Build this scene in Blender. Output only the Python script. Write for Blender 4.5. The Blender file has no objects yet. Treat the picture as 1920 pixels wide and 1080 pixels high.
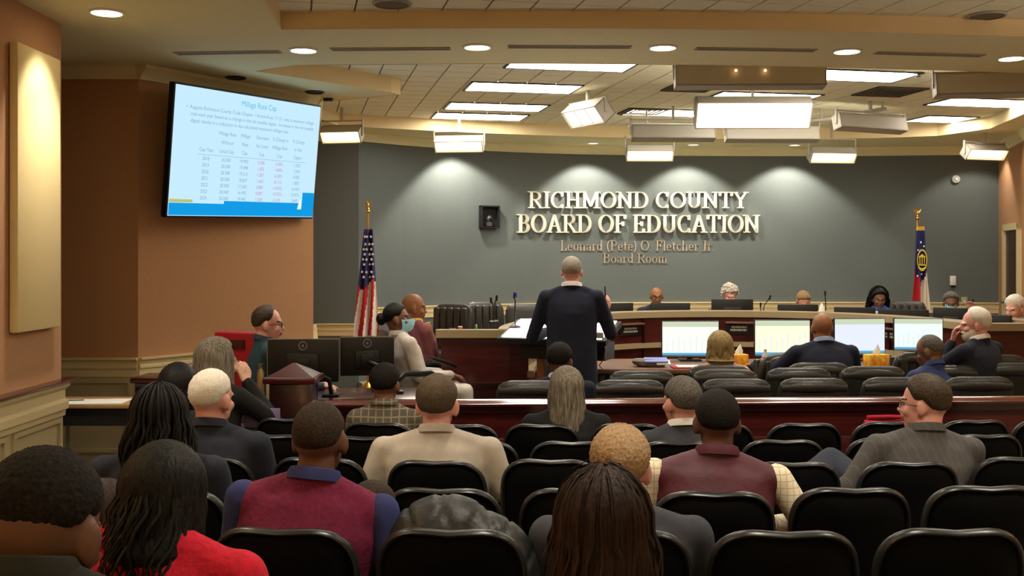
import bpy, bmesh, math, random
import numpy as np
from mathutils import Vector, Matrix, geometry
PI = math.pi
random.seed(7)
rng = np.random.default_rng(7)
SC = bpy.context.scene
COL = SC.collection
HC, F, HY = 1.80, 2000.0, 485.0          # eye height (m), focal length and horizon row (1920 px frame)

# ------------------------------------------------------------------ camera, world, exposure
cd = bpy.data.cameras.new('camera')
cam = bpy.data.objects.new('camera', cd); COL.objects.link(cam)
cam.location = (0, 0, HC); cam.rotation_euler = (PI/2, 0, 0)
cd.sensor_width = 36; cd.lens = 36*F/1920; cd.shift_y = -(540-HY)/1920
cd.clip_start = .05; cd.clip_end = 100
SC.camera = cam
w = bpy.data.worlds.new('world'); SC.world = w; w.use_nodes = True
w.node_tree.nodes['Background'].inputs[0].default_value = (.02, .02, .02, 1)
w.node_tree.nodes['Background'].inputs[1].default_value = 0.2
vs = SC.view_settings
vs.view_transform = 'Standard'; vs.look = 'None'; vs.gamma = 1; vs.use_curve_mapping = False
vs.exposure = 1.0
try:
    SC.cycles.use_denoising = True
    SC.cycles.max_bounces = 8; SC.cycles.diffuse_bounces = 6; SC.cycles.sample_clamp_indirect = 6
except Exception: pass
# light levels
K_TROFFER, K_STUDIO, K_WALLFIX, K_CAN = 8.5, 8.0, 2.4, 9.0
W_DOWN, W_SCALLOP, W_ADDED_HOUSE = 44.0, 85.0, 60.0
K_ADDED_PANEL = 3.6
W_ADDED_UPLIGHT = 110.0
KS = .5                                  # brightness of screens

def P(px, py, d):
    return Vector(((px-960)/F*d, d, HC-(py-HY)/F*d))
def PX(px, d): return (px-960)/F*d
def ZY(py, d): return HC-(py-HY)/F*d

# ------------------------------------------------------------------ materials
def lin(c):
    return tuple(((x/255)/12.92 if x/255 <= .04045 else ((x/255+.055)/1.055)**2.4) for x in c)+(1,)
MATS = {}
def mat(name, rgb, rough=.6, metal=0, var=0.0, scale=8, bump=0.0, stretch=(1,1,1), spec=.5, rgb2=None, detail=3, coat=0):
    """principled with an optional noise that varies colour and relief"""
    if name in MATS: return MATS[name]
    m = bpy.data.materials.new(name); m.use_nodes = True
    nt = m.node_tree; b = nt.nodes['Principled BSDF']
    b.inputs['Base Color'].default_value = lin(rgb)
    b.inputs['Roughness'].default_value = rough; b.inputs['Metallic'].default_value = metal
    b.inputs['Specular IOR Level'].default_value = spec
    if coat: b.inputs['Coat Weight'].default_value = coat; b.inputs['Coat Roughness'].default_value = .15
    if var or bump or rgb2:
        tc = nt.nodes.new('ShaderNodeTexCoord'); mp = nt.nodes.new('ShaderNodeMapping')
        mp.inputs['Scale'].default_value = stretch
        nz = nt.nodes.new('ShaderNodeTexNoise'); nz.inputs['Scale'].default_value = scale; nz.inputs['Detail'].default_value = detail
        nt.links.new(tc.outputs['Object'], mp.inputs['Vector']); nt.links.new(mp.outputs[0], nz.inputs['Vector'])
        if var or rgb2:
            mx = nt.nodes.new('ShaderNodeMix'); mx.data_type = 'RGBA'
            c = lin(rgb); c2 = lin(rgb2) if rgb2 else tuple(min(1, x*(1+var)) for x in c[:3])+(1,)
            c1 = c if rgb2 else tuple(x*(1-var) for x in c[:3])+(1,)
            mx.inputs['A'].default_value = c1; mx.inputs['B'].default_value = c2
            rp = nt.nodes.new('ShaderNodeValToRGB'); rp.color_ramp.elements[0].position = .35; rp.color_ramp.elements[1].position = .65
            nt.links.new(nz.outputs['Fac'], rp.inputs[0]); nt.links.new(rp.outputs[0], mx.inputs['Factor'])
            nt.links.new(mx.outputs['Result'], b.inputs['Base Color'])
        if bump:
            bp = nt.nodes.new('ShaderNodeBump'); bp.inputs['Strength'].default_value = bump; bp.inputs['Distance'].default_value = .01
            nt.links.new(nz.outputs['Fac'], bp.inputs['Height']); nt.links.new(bp.outputs[0], b.inputs['Normal'])
    MATS[name] = m; return m
def emit(name, rgb, k):
    if name in MATS: return MATS[name]
    m = bpy.data.materials.new(name); m.use_nodes = True; nt = m.node_tree
    nt.nodes.remove(nt.nodes['Principled BSDF'])
    e = nt.nodes.new('ShaderNodeEmission'); e.inputs[0].default_value = lin(rgb); e.inputs[1].default_value = k
    nt.links.new(e.outputs[0], nt.nodes['Material Output'].inputs[0])
    MATS[name] = m; return m
def check_mat(name, base, line, sx, sy, wid=.08, rough=.85, second=None):
    """woven cloth with thin lines in two directions (plaid) or one (pinstripe, sy=0)"""
    if name in MATS: return MATS[name]
    m = mat(name, base, rough); nt = m.node_tree; b = nt.nodes['Principled BSDF']
    tc = nt.nodes.new('ShaderNodeTexCoord'); sp = nt.nodes.new('ShaderNodeSeparateXYZ')
    nt.links.new(tc.outputs['Object'], sp.inputs[0])
    def line_fac(sock, s, wd):
        a = nt.nodes.new('ShaderNodeMath'); a.operation = 'MULTIPLY'; a.inputs[1].default_value = s
        f = nt.nodes.new('ShaderNodeMath'); f.operation = 'FRACT'
        l = nt.nodes.new('ShaderNodeMath'); l.operation = 'LESS_THAN'; l.inputs[1].default_value = wd
        nt.links.new(sock, a.inputs[0]); nt.links.new(a.outputs[0], f.inputs[0]); nt.links.new(f.outputs[0], l.inputs[0])
        return l.outputs[0]
    fac = line_fac(sp.outputs['X'], sx, wid)
    if sy:
        f2 = line_fac(sp.outputs['Z'], sy, wid)
        mxm = nt.nodes.new('ShaderNodeMath'); mxm.operation = 'MAXIMUM'
        nt.links.new(fac, mxm.inputs[0]); nt.links.new(f2, mxm.inputs[1]); fac = mxm.outputs[0]
    nz = nt.nodes.new('ShaderNodeTexNoise'); nz.inputs['Scale'].default_value = 60
    nt.links.new(tc.outputs['Object'], nz.inputs['Vector'])
    m0 = nt.nodes.new('ShaderNodeMix'); m0.data_type = 'RGBA'
    m0.inputs['A'].default_value = lin(base); m0.inputs['B'].default_value = lin(second or tuple(min(255, int(x*1.25)) for x in base))
    nt.links.new(nz.outputs['Fac'], m0.inputs['Factor'])
    mx = nt.nodes.new('ShaderNodeMix'); mx.data_type = 'RGBA'; mx.inputs['B'].default_value = lin(line)
    nt.links.new(m0.outputs['Result'], mx.inputs['A']); nt.links.new(fac, mx.inputs['Factor'])
    nt.links.new(mx.outputs['Result'], b.inputs['Base Color'])
    return m

# ------------------------------------------------------------------ mesh builder
class MB:
    def __init__(s): s.v = []; s.f = []; s.m = []
    def add(s, vs_, fs, mi=0, M=None):
        o = len(s.v)
        s.v += [tuple(M @ Vector(p)) if M is not None else tuple(p) for p in vs_]
        s.f += [tuple(i+o for i in f) for f in fs]; s.m += [mi]*len(fs); return s
    def box(s, c, d, mi=0, M=None, bev=0, seg=2):
        x, y, z = d[0]/2, d[1]/2, d[2]/2
        if not bev:
            vs_ = [(c[0]+i*x, c[1]+j*y, c[2]+k*z) for i in (-1,1) for j in (-1,1) for k in (-1,1)]
            fs = [(0,1,3,2),(4,6,7,5),(0,4,5,1),(2,3,7,6),(0,2,6,4),(1,5,7,3)]
            return s.add(vs_, fs, mi, M)
        bm = bmesh.new(); bmesh.ops.create_cube(bm, size=1)
        for v in bm.verts: v.co = (v.co.x*d[0], v.co.y*d[1], v.co.z*d[2])
        bmesh.ops.bevel(bm, geom=bm.edges[:], offset=min(bev, min(d)*.49), segments=seg, affect='EDGES', profile=.5)
        bm.verts.index_update()
        vs_ = [(v.co.x+c[0], v.co.y+c[1], v.co.z+c[2]) for v in bm.verts]
        fs = [[v.index for v in f.verts] for f in bm.faces]; bm.free()
        return s.add(vs_, fs, mi, M)
    def b2(s, lo, hi, mi=0, M=None, bev=0):
        return s.box([(a+b)/2 for a, b in zip(lo, hi)], [abs(b-a) for a, b in zip(lo, hi)], mi, M, bev)
    def loft(s, rings, mi=0, M=None, cap=True, closed=False):
        n = len(rings[0]); vs_ = [p for r in rings for p in r]; fs = []
        R = len(rings)
        for i in range(R if closed else R-1):
            for j in range(n):
                a, b = i*n+j, i*n+(j+1) % n; c, d = ((i+1) % R)*n+(j+1) % n, ((i+1) % R)*n+j
                fs.append((a, b, c, d))
        if cap and not closed: fs.append(tuple(range(n))[::-1]); fs.append(tuple((R-1)*n+j for j in range(n)))
        return s.add(vs_, fs, mi, M)
    def rcone(s, p0, r0, p1, r1, mi=0, M=None, seg=14, caps=4):
        p0, p1 = Vector(p0), Vector(p1); ax = p1-p0; L = ax.length or 1e-6
        q = ax.to_track_quat('Z', 'Y'); rings = []
        def ring(z, r): return [p0+q @ Vector((r*math.cos(2*PI*j/seg), r*math.sin(2*PI*j/seg), z)) for j in range(seg)]
        for i in range(caps):
            a = -PI/2+PI/2*(i+.25)/caps; rings.append(ring(r0*math.sin(a), r0*math.cos(a)))
        rings.append(ring(0, r0)); rings.append(ring(L, r1))
        for i in range(1, caps+1):
            a = PI/2*(i-.25)/caps; rings.append(ring(L+r1*math.sin(a), r1*math.cos(a)))
        return s.loft(rings, mi, M)
    def ell(s, c, r, mi=0, M=None, seg=20, rings=12, rot=None):
        R = []
        for i in range(rings+1):
            a = -PI/2+PI*(i+.001 if i == 0 else i-.001 if i == rings else i)/rings
            R.append([Vector((r[0]*math.cos(a)*math.cos(2*PI*j/seg), r[1]*math.cos(a)*math.sin(2*PI*j/seg), r[2]*math.sin(a))) for j in range(seg)])
        c = Vector(c)
        R = [[(rot @ p if rot is not None else p)+c for p in q] for q in R]
        return s.loft(R, mi, M)
    def tube(s, path, r, seg=8, mi=0, M=None, flat=1.0):
        path = [Vector(p) for p in path]; n = len(path)
        rs = r if isinstance(r, (list, tuple)) else [r]*n
        rings = []; up = Vector((0, 0, 1)); pa = None
        for i, p in enumerate(path):
            t = (path[min(i+1, n-1)]-path[max(i-1, 0)]).normalized()
            u = up if abs(t.dot(up)) < .95 else Vector((0, 1, 0))
            a = t.cross(u).normalized() if pa is None else (pa-t*pa.dot(t)).normalized(); pa = a; b = t.cross(a).normalized()
            rings.append([p+a*(rs[i]*math.cos(2*PI*j/seg))+b*(rs[i]*flat*math.sin(2*PI*j/seg)) for j in range(seg)])
        return s.loft(rings, mi, M)
    def lathe(s, prof, c=(0,0,0), seg=20, mi=0, M=None):
        rings = [[(c[0]+max(r, 1e-4)*math.cos(2*PI*j/seg), c[1]+max(r, 1e-4)*math.sin(2*PI*j/seg), c[2]+z) for j in range(seg)] for r, z in prof]
        s.loft(rings, mi, M, cap=False); n0 = len(s.v)-len(rings)*seg
        for k in (0, len(rings)-1):
            if prof[k][0] < .004: s.f.append(tuple(n0+k*seg+j for j in range(seg))); s.m.append(mi)
        return s
    def prism(s, poly, z0, z1, mi=0, M=None):
        """horizontal polygon extruded upwards"""
        return s.loft([[(x, y, z0) for x, y in poly], [(x, y, z1) for x, y in poly]], mi, M)
    def slab(s, poly, y0, y1, mi=0, M=None):
        """polygon in x,z extruded along y"""
        return s.loft([[(x, y0, z) for x, z in poly], [(x, y1, z) for x, z in poly]], mi, M)

def mesh_of(mb, name, mats, smooth=True, angle=40):
    me = bpy.data.meshes.new(name); me.from_pydata(mb.v, [], mb.f)
    for m in mats: me.materials.append(m)
    if any(mb.m): me.polygons.foreach_set('material_index', mb.m)
    if smooth:
        me.polygons.foreach_set('use_smooth', [True]*len(me.polygons))
        try: me.set_sharp_from_angle(angle=math.radians(angle))
        except Exception: pass
    me.update(); return me
def obj(name, mb, m, parent=None, smooth=True, label=None, angle=40, loc=None):
    mats = m if isinstance(m, (list, tuple)) else [m]
    me = mb if isinstance(mb, bpy.types.Mesh) else mesh_of(mb, name, mats, smooth, angle)
    o = bpy.data.objects.new(name, me); COL.objects.link(o)
    if parent is not None: o.parent = parent
    if loc is not None: o.location = loc
    if label: o['label'] = label
    return o
def tag(o, label=None, cat=None, group=None, kind=None):
    if label: o['label'] = label
    if cat: o['category'] = cat
    if group: o['group'] = group
    if kind: o['kind'] = kind
    return o
def thing(name, label, cat, loc=(0,0,0), rz=0, group=None):
    o = bpy.data.objects.new(name, None); COL.objects.link(o); o.empty_display_size = .1
    o.location = loc; o.rotation_euler = (0, 0, rz)
    return tag(o, label, cat, group)
def struct(name, mb, m, parent=None, smooth=False, label=None):
    o = obj(name, mb, m, parent, smooth)
    if parent is None: tag(o, label, None, None, 'structure')
    return o
def dup(root, loc, rz, label=None, group=None):
    r = root.copy(); COL.objects.link(r); r.location = loc; r.rotation_euler = (0, 0, rz)
    if label: r['label'] = label
    if group: r['group'] = group
    for ch in list(root.children):
        c = ch.copy(); COL.objects.link(c); c.parent = r
        for g in ch.children:
            d = g.copy(); COL.objects.link(d); d.parent = c
    return r
def inside(p, poly):
    x, y = p; r = False; n = len(poly)
    for i in range(n):
        x0, y0 = poly[i]; x1, y1 = poly[(i+1) % n]
        if (y0 > y) != (y1 > y) and x < (x1-x0)*(y-y0)/(y1-y0)+x0: r = not r
    return r
def spot(name, loc, target, watts, angle=70, blend=.6, rgb=(255, 246, 230), radius=.05):
    l = bpy.data.lights.new(name, 'SPOT'); l.energy = watts; l.spot_size = math.radians(angle); l.spot_blend = blend
    l.color = lin(rgb)[:3]; l.shadow_soft_size = radius
    o = bpy.data.objects.new(name, l); COL.objects.link(o); o.location = loc
    o.rotation_euler = (Vector(target)-Vector(loc)).to_track_quat('-Z', 'Y').to_euler(); return o

# ------------------------------------------------------------------ palette
ORANGE = mat('orange_paint', (178, 132, 92), .85, var=.03, scale=40, bump=.05)
GREY = mat('grey_paint', (92, 99, 97), .85, var=.03, scale=40, bump=.05)
CREAM = mat('cream_paint', (214, 196, 150), .5)
CREAMW = mat('cream_wainscot', (176, 160, 120), .6)
SOFFIT = mat('soffit_paint', (224, 216, 172), .9, var=.02, scale=30)
TILE = mat('acoustic_tile', (232, 228, 200), .95, var=.06, scale=90, bump=.15)
GRID = mat('ceiling_grid', (140, 132, 112), .7)
FASCIA = mat('fascia_paint', (226, 206, 160), .9)
CARPET = mat('carpet', (134, 130, 112), 1, var=.3, scale=120, bump=.3)
MAHOG = mat('mahogany', (74, 22, 22), .28, var=.25, scale=6, stretch=(.6, .6, 6), coat=.4)
MAHOGD = mat('mahogany_dark', (48, 14, 16), .3, var=.2, scale=6, stretch=(.6, .6, 6), coat=.4)
LAMIN = mat('beige_laminate', (164, 146, 112), .45)
BLACKP = mat('black_plastic', (14, 14, 15), .45)
SHELL = mat('chair_shell', (5, 5, 6), .8, spec=.12)
RIM = mat('chair_rim', (36, 36, 36), .3)
FABRIC = mat('black_fabric', (16, 16, 18), .95, bump=.3, scale=200)
LEATHER = mat('black_leather', (48, 47, 44), .38, bump=.25, scale=60)
LEATHERG = mat('grey_leather', (52, 50, 46), .36, bump=.25, scale=60)
STEEL = mat('steel', (150, 150, 150), .3, 1)
DARKST = mat('dark_steel', (50, 50, 52), .4, .8)
GOLD = mat('gold', (212, 168, 70), .3, 1)
WHITEP = mat('white_paint', (225, 222, 212), .5)
GREYP = mat('grey_housing', (172, 166, 152), .6)
PAPER = mat('paper', (240, 238, 228), .8)
BLACK = mat('matt_black', (8, 8, 8), .8)
E_TROF = emit('troffer_light', (255, 246, 232), K_TROFFER)
E_STUD = emit('studio_tube_light', (255, 244, 220), K_STUDIO)
E_WARM = emit('warm_tube_light', (255, 222, 164), K_WALLFIX)
E_CAN = emit('downlight_lens', (255, 236, 196), K_CAN)
E_CANS = emit('small_downlight_lens', (255, 236, 200), 2.0)
E_BULB = emit('orange_bulb', (255, 190, 110), 4)
E_PAGE = emit('screen_page', (226, 240, 250), KS*1.0)
E_SLIDE = emit('slide_page', (196, 232, 252), KS*1.05)
E_SLIDEB = emit('slide_blue', (20, 160, 235), KS*.95)
E_SLIDEY = emit('slide_yellow', (214, 214, 120), KS*.8)
E_TXT = emit('slide_text', (146, 178, 206), KS*.9)
E_TXTB = emit('slide_title', (90, 196, 236), KS*.95)
E_TXTR = emit('slide_red', (222, 150, 186), KS*.85)
E_LECT = emit('lectern_painted_glare', (255, 248, 238), 3.0)  # brightness of the lamp-lit papers put in as emission
E_GREEN = emit('green_led', (60, 255, 60), 2)
E_BLUE = emit('blue_led', (60, 60, 255), 2)
E_STAR = emit('sparkle_led', (255, 255, 255), 4)
E_RED = emit('red_sign', (220, 50, 50), .8)
E_STRIP = emit('monitor_blue', (90, 180, 236), KS*.9)
E_BAR1 = emit('chart_bar_grey', (222, 230, 234), KS*1.15)
E_PG1 = emit('page_white_green', (238, 244, 226), KS*1.25)
E_PG2 = emit('page_yellow_green', (236, 244, 204), KS*1.25)
E_PG3 = emit('page_lavender', (214, 220, 248), KS*1.25)
E_PG4 = emit('page_pale', (222, 236, 232), KS*1.25)
E_TOPB = emit('page_band', (214, 224, 196), KS*.95)
E_GLW = emit('yellow_glow', (255, 220, 130), 1.0)
E_SIL = mat('silver_emblem', (150, 150, 150), .35, .6)

# ------------------------------------------------------------------ room shell
ZS, ZA, ZB = 3.45, 3.57, 3.60
def zf(y): return .06*(5.9-min(max(y, -2.2), 5.9))
mb = MB()
ys = [-2.2, 5.9, 17]
for a, b in zip(ys, ys[1:]):
    mb.add([(-6, a, zf(a)), (8.5, a, zf(a)), (8.5, b, zf(b)), (-6, b, zf(b)), (-6, a, -.2), (8.5, a, -.2), (8.5, b, -.2), (-6, b, -.2)],
           [(0,1,2,3), (4,7,6,5), (0,4,5,1), (1,5,6,2), (2,6,7,3), (3,7,4,0)])
struct('floor', mb, CARPET)

_wx = np.array([-2.0, -.75, .31, 1.9, 3.5, 5.1, 6.16]); _wd = np.array([13.9, 14.92, 15.45, 15.8, 15.92, 15.9, 15.8])
_pf = np.polyfit(_wx, _wd, 4)
def wd(x): return float(np.polyval(_pf, min(max(x, -2.0), 6.16)))
def wtan(x): return math.atan2(wd(x+.05)-wd(x-.05), .1)
far_pts = [(-2.0+8.16*i/32, wd(-2.0+8.16*i/32)) for i in range(33)]
P_ALC = [(-5.2, 9.1), (-3.19, 9.1)]
P_SCR = [(-3.19, 9.1), (-2.03, 10.9)]
P_RET = [(-2.03, 10.9), (-2.6, 13.9)]
P_FL = [(-2.6, 13.9), (-2.0, 13.9)]
P_FAR = far_pts
P_FR = [far_pts[-1], (7.16, 15.7)]
P_R = [(7.16, 15.7), (6.62, 13.7), (6.0, 11.4), (6.0, -2.2)]
def offs(pts, d):
    """offset a polyline to its left side by d (room side is to the right of travel here, so +d goes into the wall)"""
    out = []
    for i, p in enumerate(pts):
        a = Vector(pts[max(i-1, 0)]); b = Vector(pts[min(i+1, len(pts)-1)]); t = (b-a).normalized()
        n = Vector((-t.y, t.x)); out.append((p[0]+n.x*d, p[1]+n.y*d))
    return out
def wall(name, pts, m, z0=-.1, z1=3.75, th=.15):
    o = offs(pts, th); mb = MB(); n = len(pts)
    mb.loft([[(p[0], p[1], z0), (p[0], p[1], z1), (q[0], q[1], z1), (q[0], q[1], z0)] for p, q in zip(pts, o)])
    return struct(name, mb, m)
def sweep(pts, prof):
    """profile (out from wall into the room, z) swept along a polyline"""
    mb = MB(); lines = [offs(pts, -d) for d, z in prof]
    mb.loft([[(lines[k][i][0], lines[k][i][1], prof[k][1]) for k in range(len(prof))] for i in range(len(pts))]); return mb
wall('wall_alcove', P_ALC, ORANGE)
wall('wall_screen', P_SCR, ORANGE)
wall('wall_return', P_RET, ORANGE)
wall('wall_far_left', P_FL, GREY)
wall('wall_far', P_FAR, GREY)
wall('wall_far_right', P_FR, GREY)
wall('wall_right', P_R, ORANGE)
wall('wall_alcove_left', [(-5.2, 3.0), (-5.2, 9.1)], ORANGE)
wall('wall_back', [(6.0, -2.2), (-3.37, -2.2)], ORANGE)
mb = MB(); mb.b2((-3.37, -2.2, -.1), (-3.17, 7.5, 3.75)); struct('wall_left', mb, ORANGE)
mb = MB(); mb.b2((-5.2, 2.9, -.1), (-3.37, 3.05, 3.75)); struct('wall_alcove_front', mb, ORANGE)

crown = [(0, 3.33), (.025, 3.33), (.03, 3.35), (.05, 3.37), (.085, 3.41), (.10, 3.42), (.10, 3.46), (0, 3.46)]
for i, pts in enumerate((P_ALC, P_SCR, P_RET, P_FL, P_FAR, P_FR, P_R)):
    struct('trim_%d' % (i+1), sweep(pts, crown), SOFFIT, smooth=True)
def railp(z): return [(0, z-.16), (.018, z-.16), (.018, z-.10), (.03, z-.09), (.03, z-.07), (.02, z-.06), (.02, z-.03), (.05, z-.015), (.05, z), (0, z)]
for i, (pts, z) in enumerate(((P_ALC, .955), (P_SCR, .955), (P_RET, .955), (P_FL, .955), (P_FAR, 1.155), (P_FR, 1.155))):
    struct('trim_%d' % (i+8), sweep(pts, railp(z)), CREAM, smooth=True)
# cream wainscot below the rail on alcove, screen wall, with raised panel frames
def panels(name, a, b, z0, z1, n, m):
    """a row of framed panels on the wall from a to b; the room is to the right of a->b"""
    a, b = Vector(a), Vector(b); L = (b-a).length; ang = math.atan2(b.y-a.y, b.x-a.x)
    M = Matrix.Translation((a.x, a.y, 0)) @ Matrix.Rotation(ang, 4, 'Z')
    mb = MB(); mb.b2((0, -.012, 0), (L, 0, z1), M=M)
    o = struct(name, mb, m)
    wd_ = L/n
    for i in range(n):
        fr = MB(); x0, x1 = i*wd_+.05, (i+1)*wd_-.05
        for lo, hi in (((x0, z0), (x1, z0+.03)), ((x0, z1-.06), (x1, z1-.03)), ((x0, z0+.03), (x0+.03, z1-.06)), ((x1-.03, z0+.03), (x1, z1-.06))):
            fr.b2((lo[0], -.03, lo[1]), (hi[0], -.0125, hi[1]), M=M)
        obj('panel_frame', fr, m, o, False)
    return o
panels('trim_14', (-5.2, 9.1), (-3.19, 9.1), .15, .8, 2, CREAMW)
panels('trim_15', (-3.19, 9.1), (-2.03, 10.9), .15, .8, 2, CREAMW)
panels('trim_16', (-3.17, 1.0), (-3.17, 7.5), .15, .72, 8, CREAMW)
mb = MB(); prof = [(-3.17, .70), (-3.145, .70), (-3.14, .74), (-3.12, .75), (-3.12, .80), (-3.145, .82), (-3.145, .88), (-3.11, .91), (-3.11, .935), (-3.17, .935)]
mb.loft([[(x, y, z) for x, z in prof] for y in (1.0, 7.5)])
mb.loft([[(-3.17, y, z) for x, z in prof[:1]]*0+[(x, y, z) for x, z in prof] for y in (7.5, 7.51)])
struct('trim_17', mb, CREAM, smooth=True)
mb = MB(); mb.box((-3.13, 4.32, .948), (.10, 6.6, .018), bev=.006); struct('trim_18', mb, MAHOG, smooth=True)
for i, pts in enumerate((P_FAR, P_SCR)):
    struct('baseboard_%s' % ('far', 'screen')[i], sweep(pts, [(0, 0), (.02, 0), (.02, .1), (.012, .12), (0, .12)]), MAHOGD)

# ------------------------------------------------------------------ ceiling: plaster soffit with two tiled recesses
def arc_edge(x, base, k): return base+k*x*x
recA = [(-1.5, 6.0), (-1.66, 7.67)]+[(x, arc_edge(x, 7.62, .02)) for x in np.linspace(-1.4, 5.4, 18)]+[(5.5, 6.0), (5.5, 1.0), (-1.5, 1.0)]
recB = [(-2.25, 9.37)]+[(x, arc_edge(x, 9.02, .022)) for x in np.linspace(-1.85, 5.2, 18)]+[(5.55, 10.5), (5.8, 12), (6.05, 13.5), (5.7, 14.3)]
recB += [(5.0, 14.55), (4, 14.68), (3, 14.68), (2.2, 14.6), (1.2, 14.45), (.3, 14.2), (-.5, 13.95), (-1.2, 13.65), (-2.15, 13.2), (-2.25, 12.6), (-2.0, 11.25), (-1.6, 10.98), (-1.12, 10.72), (-1.2, 10.55)]
outer = [(-5.4, -2.4), (8.5, -2.4), (8.5, 17), (-5.4, 17)]
loops = [outer, recA, recB]
flat = [Vector((x, y, ZS)) for l in loops for x, y in l]
tris = geometry.tessellate_polygon([[Vector((x, y, 0)) for x, y in l] for l in loops])
mb = MB(); mb.add(flat, tris)
CEIL = struct('ceiling', mb, SOFFIT)
for nm, rec, zt in (('recess_fascia', recA, ZA), ('recess_fascia', recB, ZB)):
    mb = MB(); n = len(rec); mb.loft([[(x, y, ZS-.004) for x, y in rec], [(x, y, zt+.06) for x, y in rec]], cap=False)
    mb.loft([[(x, y, ZS-.004) for x, y in rec], [(x*1.0+.0, y, ZS-.0035) for x, y in rec]], cap=False)
    obj(nm, mb, FASCIA, CEIL, False)
    b = MB(); b.add([(x, y, zt+.014) for x, y in rec], [tuple(t) for t in geometry.tessellate_polygon([[Vector((x, y, 0)) for x, y in rec]])])
    obj('grid_backing', b, GRID, CEIL, False)
A0 = math.radians(11.5); UX = Vector((math.cos(A0), math.sin(A0))); VX = Vector((-math.sin(A0), math.cos(A0)))
T = .305
tm = MB(); tm.box((0, 0, .006), (T-.014, T-.014, .012)); TILE_ME = mesh_of(tm, 'ceiling_tile', [TILE], False)
def tile_field(rec, zt, org, ymin, budget):
    cs = []
    for i in range(-32, 34):
        for j in range(-32, 34):
            c = Vector(org)+UX*(T*i)+VX*(T*j)
            if c.y < ymin or abs(c.x) > c.y*.5+.4: continue
            if inside((c.x, c.y), rec) or any(inside((c.x+dx, c.y+dy), rec) for dx in (-.15, .15) for dy in (-.15, .15)): cs.append(c)
    cs.sort(key=lambda c: c.length)
    for c in cs[:budget]:
        o = obj('ceiling_tile', TILE_ME, None, CEIL); o.location = (c.x, c.y, zt); o.rotation_euler = (0, 0, A0)
    if cs[budget:]:
        m = MB(); R = Matrix.Rotation(A0, 4, 'Z')
        for c in cs[budget:]: m.box((0, 0, .006), (T-.014, T-.014, .012), M=Matrix.Translation((c.x, c.y, zt)) @ R)
        tag(obj('far_ceiling_tiles', m, TILE, CEIL, False), kind='stuff')
ORG_B = (.10+.1525*UX.x, 11.2+.1525*UX.y)
tile_field(recB, ZB, ORG_B, 8.9, 250)
tile_field(recA, ZA, (0.05, 7.2), 7.1, 45)
# ------------------------------------------------------------------ ceiling fixtures
def troffer(px, py, label, scale=1.0, pd=ZB):
    d = (pd-HC)*F/(HY-py); x = PX(px, d)
    t = thing('ceiling_light', label, 'ceiling light', (x, d, ZB), A0, 'fluorescent ceiling troffers')
    L, W = 1.19*scale, .585
    f = MB()
    for lo, hi in (((-L/2, -W/2), (L/2, -W/2+.025)), ((-L/2, W/2-.025), (L/2, W/2)), ((-L/2, -W/2), (-L/2+.025, W/2)), ((L/2-.025, -W/2), (L/2, W/2))):
        f.b2((lo[0], lo[1], -.012), (hi[0], hi[1], -.001))
    obj('frame', f, BLACKP, t, False)
    b = MB(); b.b2((-L/2+.02, -W/2+.02, -.008), (L/2-.02, W/2-.02, -.002)); obj('diffuser', b, E_TROF, t, False)
E_ADDED_PANEL = emit('added_audience_panel', (255, 236, 206), K_ADDED_PANEL)  # for the panels added over the audience
TR = [(1072, 120, 'recessed fluorescent panel half hidden by the soffit edge, nearest row above the podium'),
      (980, 164, 'long recessed fluorescent panel, second from the soffit in the stacked row of four'),
      (930, 200, 'long recessed fluorescent panel, third of the stacked row of four'),
      (899, 218, 'recessed fluorescent panel, last of the stacked row, closest to the grey wall'),
      (1600, 141, 'recessed fluorescent panel beside the big grey lamp housing with two orange bulbs'),
      (1430, 181, 'recessed fluorescent panel directly behind the big lit hanging lamp bank'),
      (1845, 192, 'recessed fluorescent panel under the grey housing near the wall with the door'),
      (1764, 223, 'small looking recessed panel near the crown on the door side'),
      (1690, 242, 'smallest far recessed panel just above the hanging lamp backs'),
      (1262, 211, 'far recessed panel mostly hidden by the big lit hanging lamp bank')]
for px, py, l in TR: troffer(px, py, l, .62 if py in (223, 242) else 1.0)

def downlight(px, py, r, label, em, watts, tgt=None, ang=80, k=.7):
    d = (ZS-HC)*F/(HY-py); x = PX(px, d)
    t = thing('downlight', label, 'downlight', (x, d, ZS), 0, 'round recessed downlights')
    m = MB(); m.lathe([(r, -.001), (r*1.18, -.001), (r*1.2, -.008), (r*1.02, -.014), (r, -.006)], seg=28); obj('trim_ring', m, WHITEP if em else DARKST, t)
    m = MB(); m.lathe([(.001, -.004), (r, -.004), (r*.99, -.002), (.001, -.002)], seg=28); obj('lens', m, em or BLACKP, t)
    if watts:
        s = spot('downlight_lamp', (x, d, ZS-.03), tgt or (x, d, 0), watts, ang, k)
    return x, d
for px, py, l in ((200, 22, 'large round downlight in the soffit before the cream acoustic panel'), (569, 93, 'round downlight in the soffit beside the blue lit slot above the television'),
                  (895, 87, 'round downlight in the soffit between the two slots over the podium'), (1243, 88, 'round downlight in the soffit above the big grey lamp housing'),
                  (1588, 95, 'round downlight in the soffit between the last two dark slots'), (1897, 108, 'round downlight in the soffit at the end near the door wall')):
    downlight(px, py, .098, l, E_CAN, W_DOWN)
for px, py, l in ((442, 145, 'unlit dark downlight above the corner of the television'), (590, 172, 'unlit dark downlight at the tip end of the television')):
    downlight(px, py, .08, l, None, 0)
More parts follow.
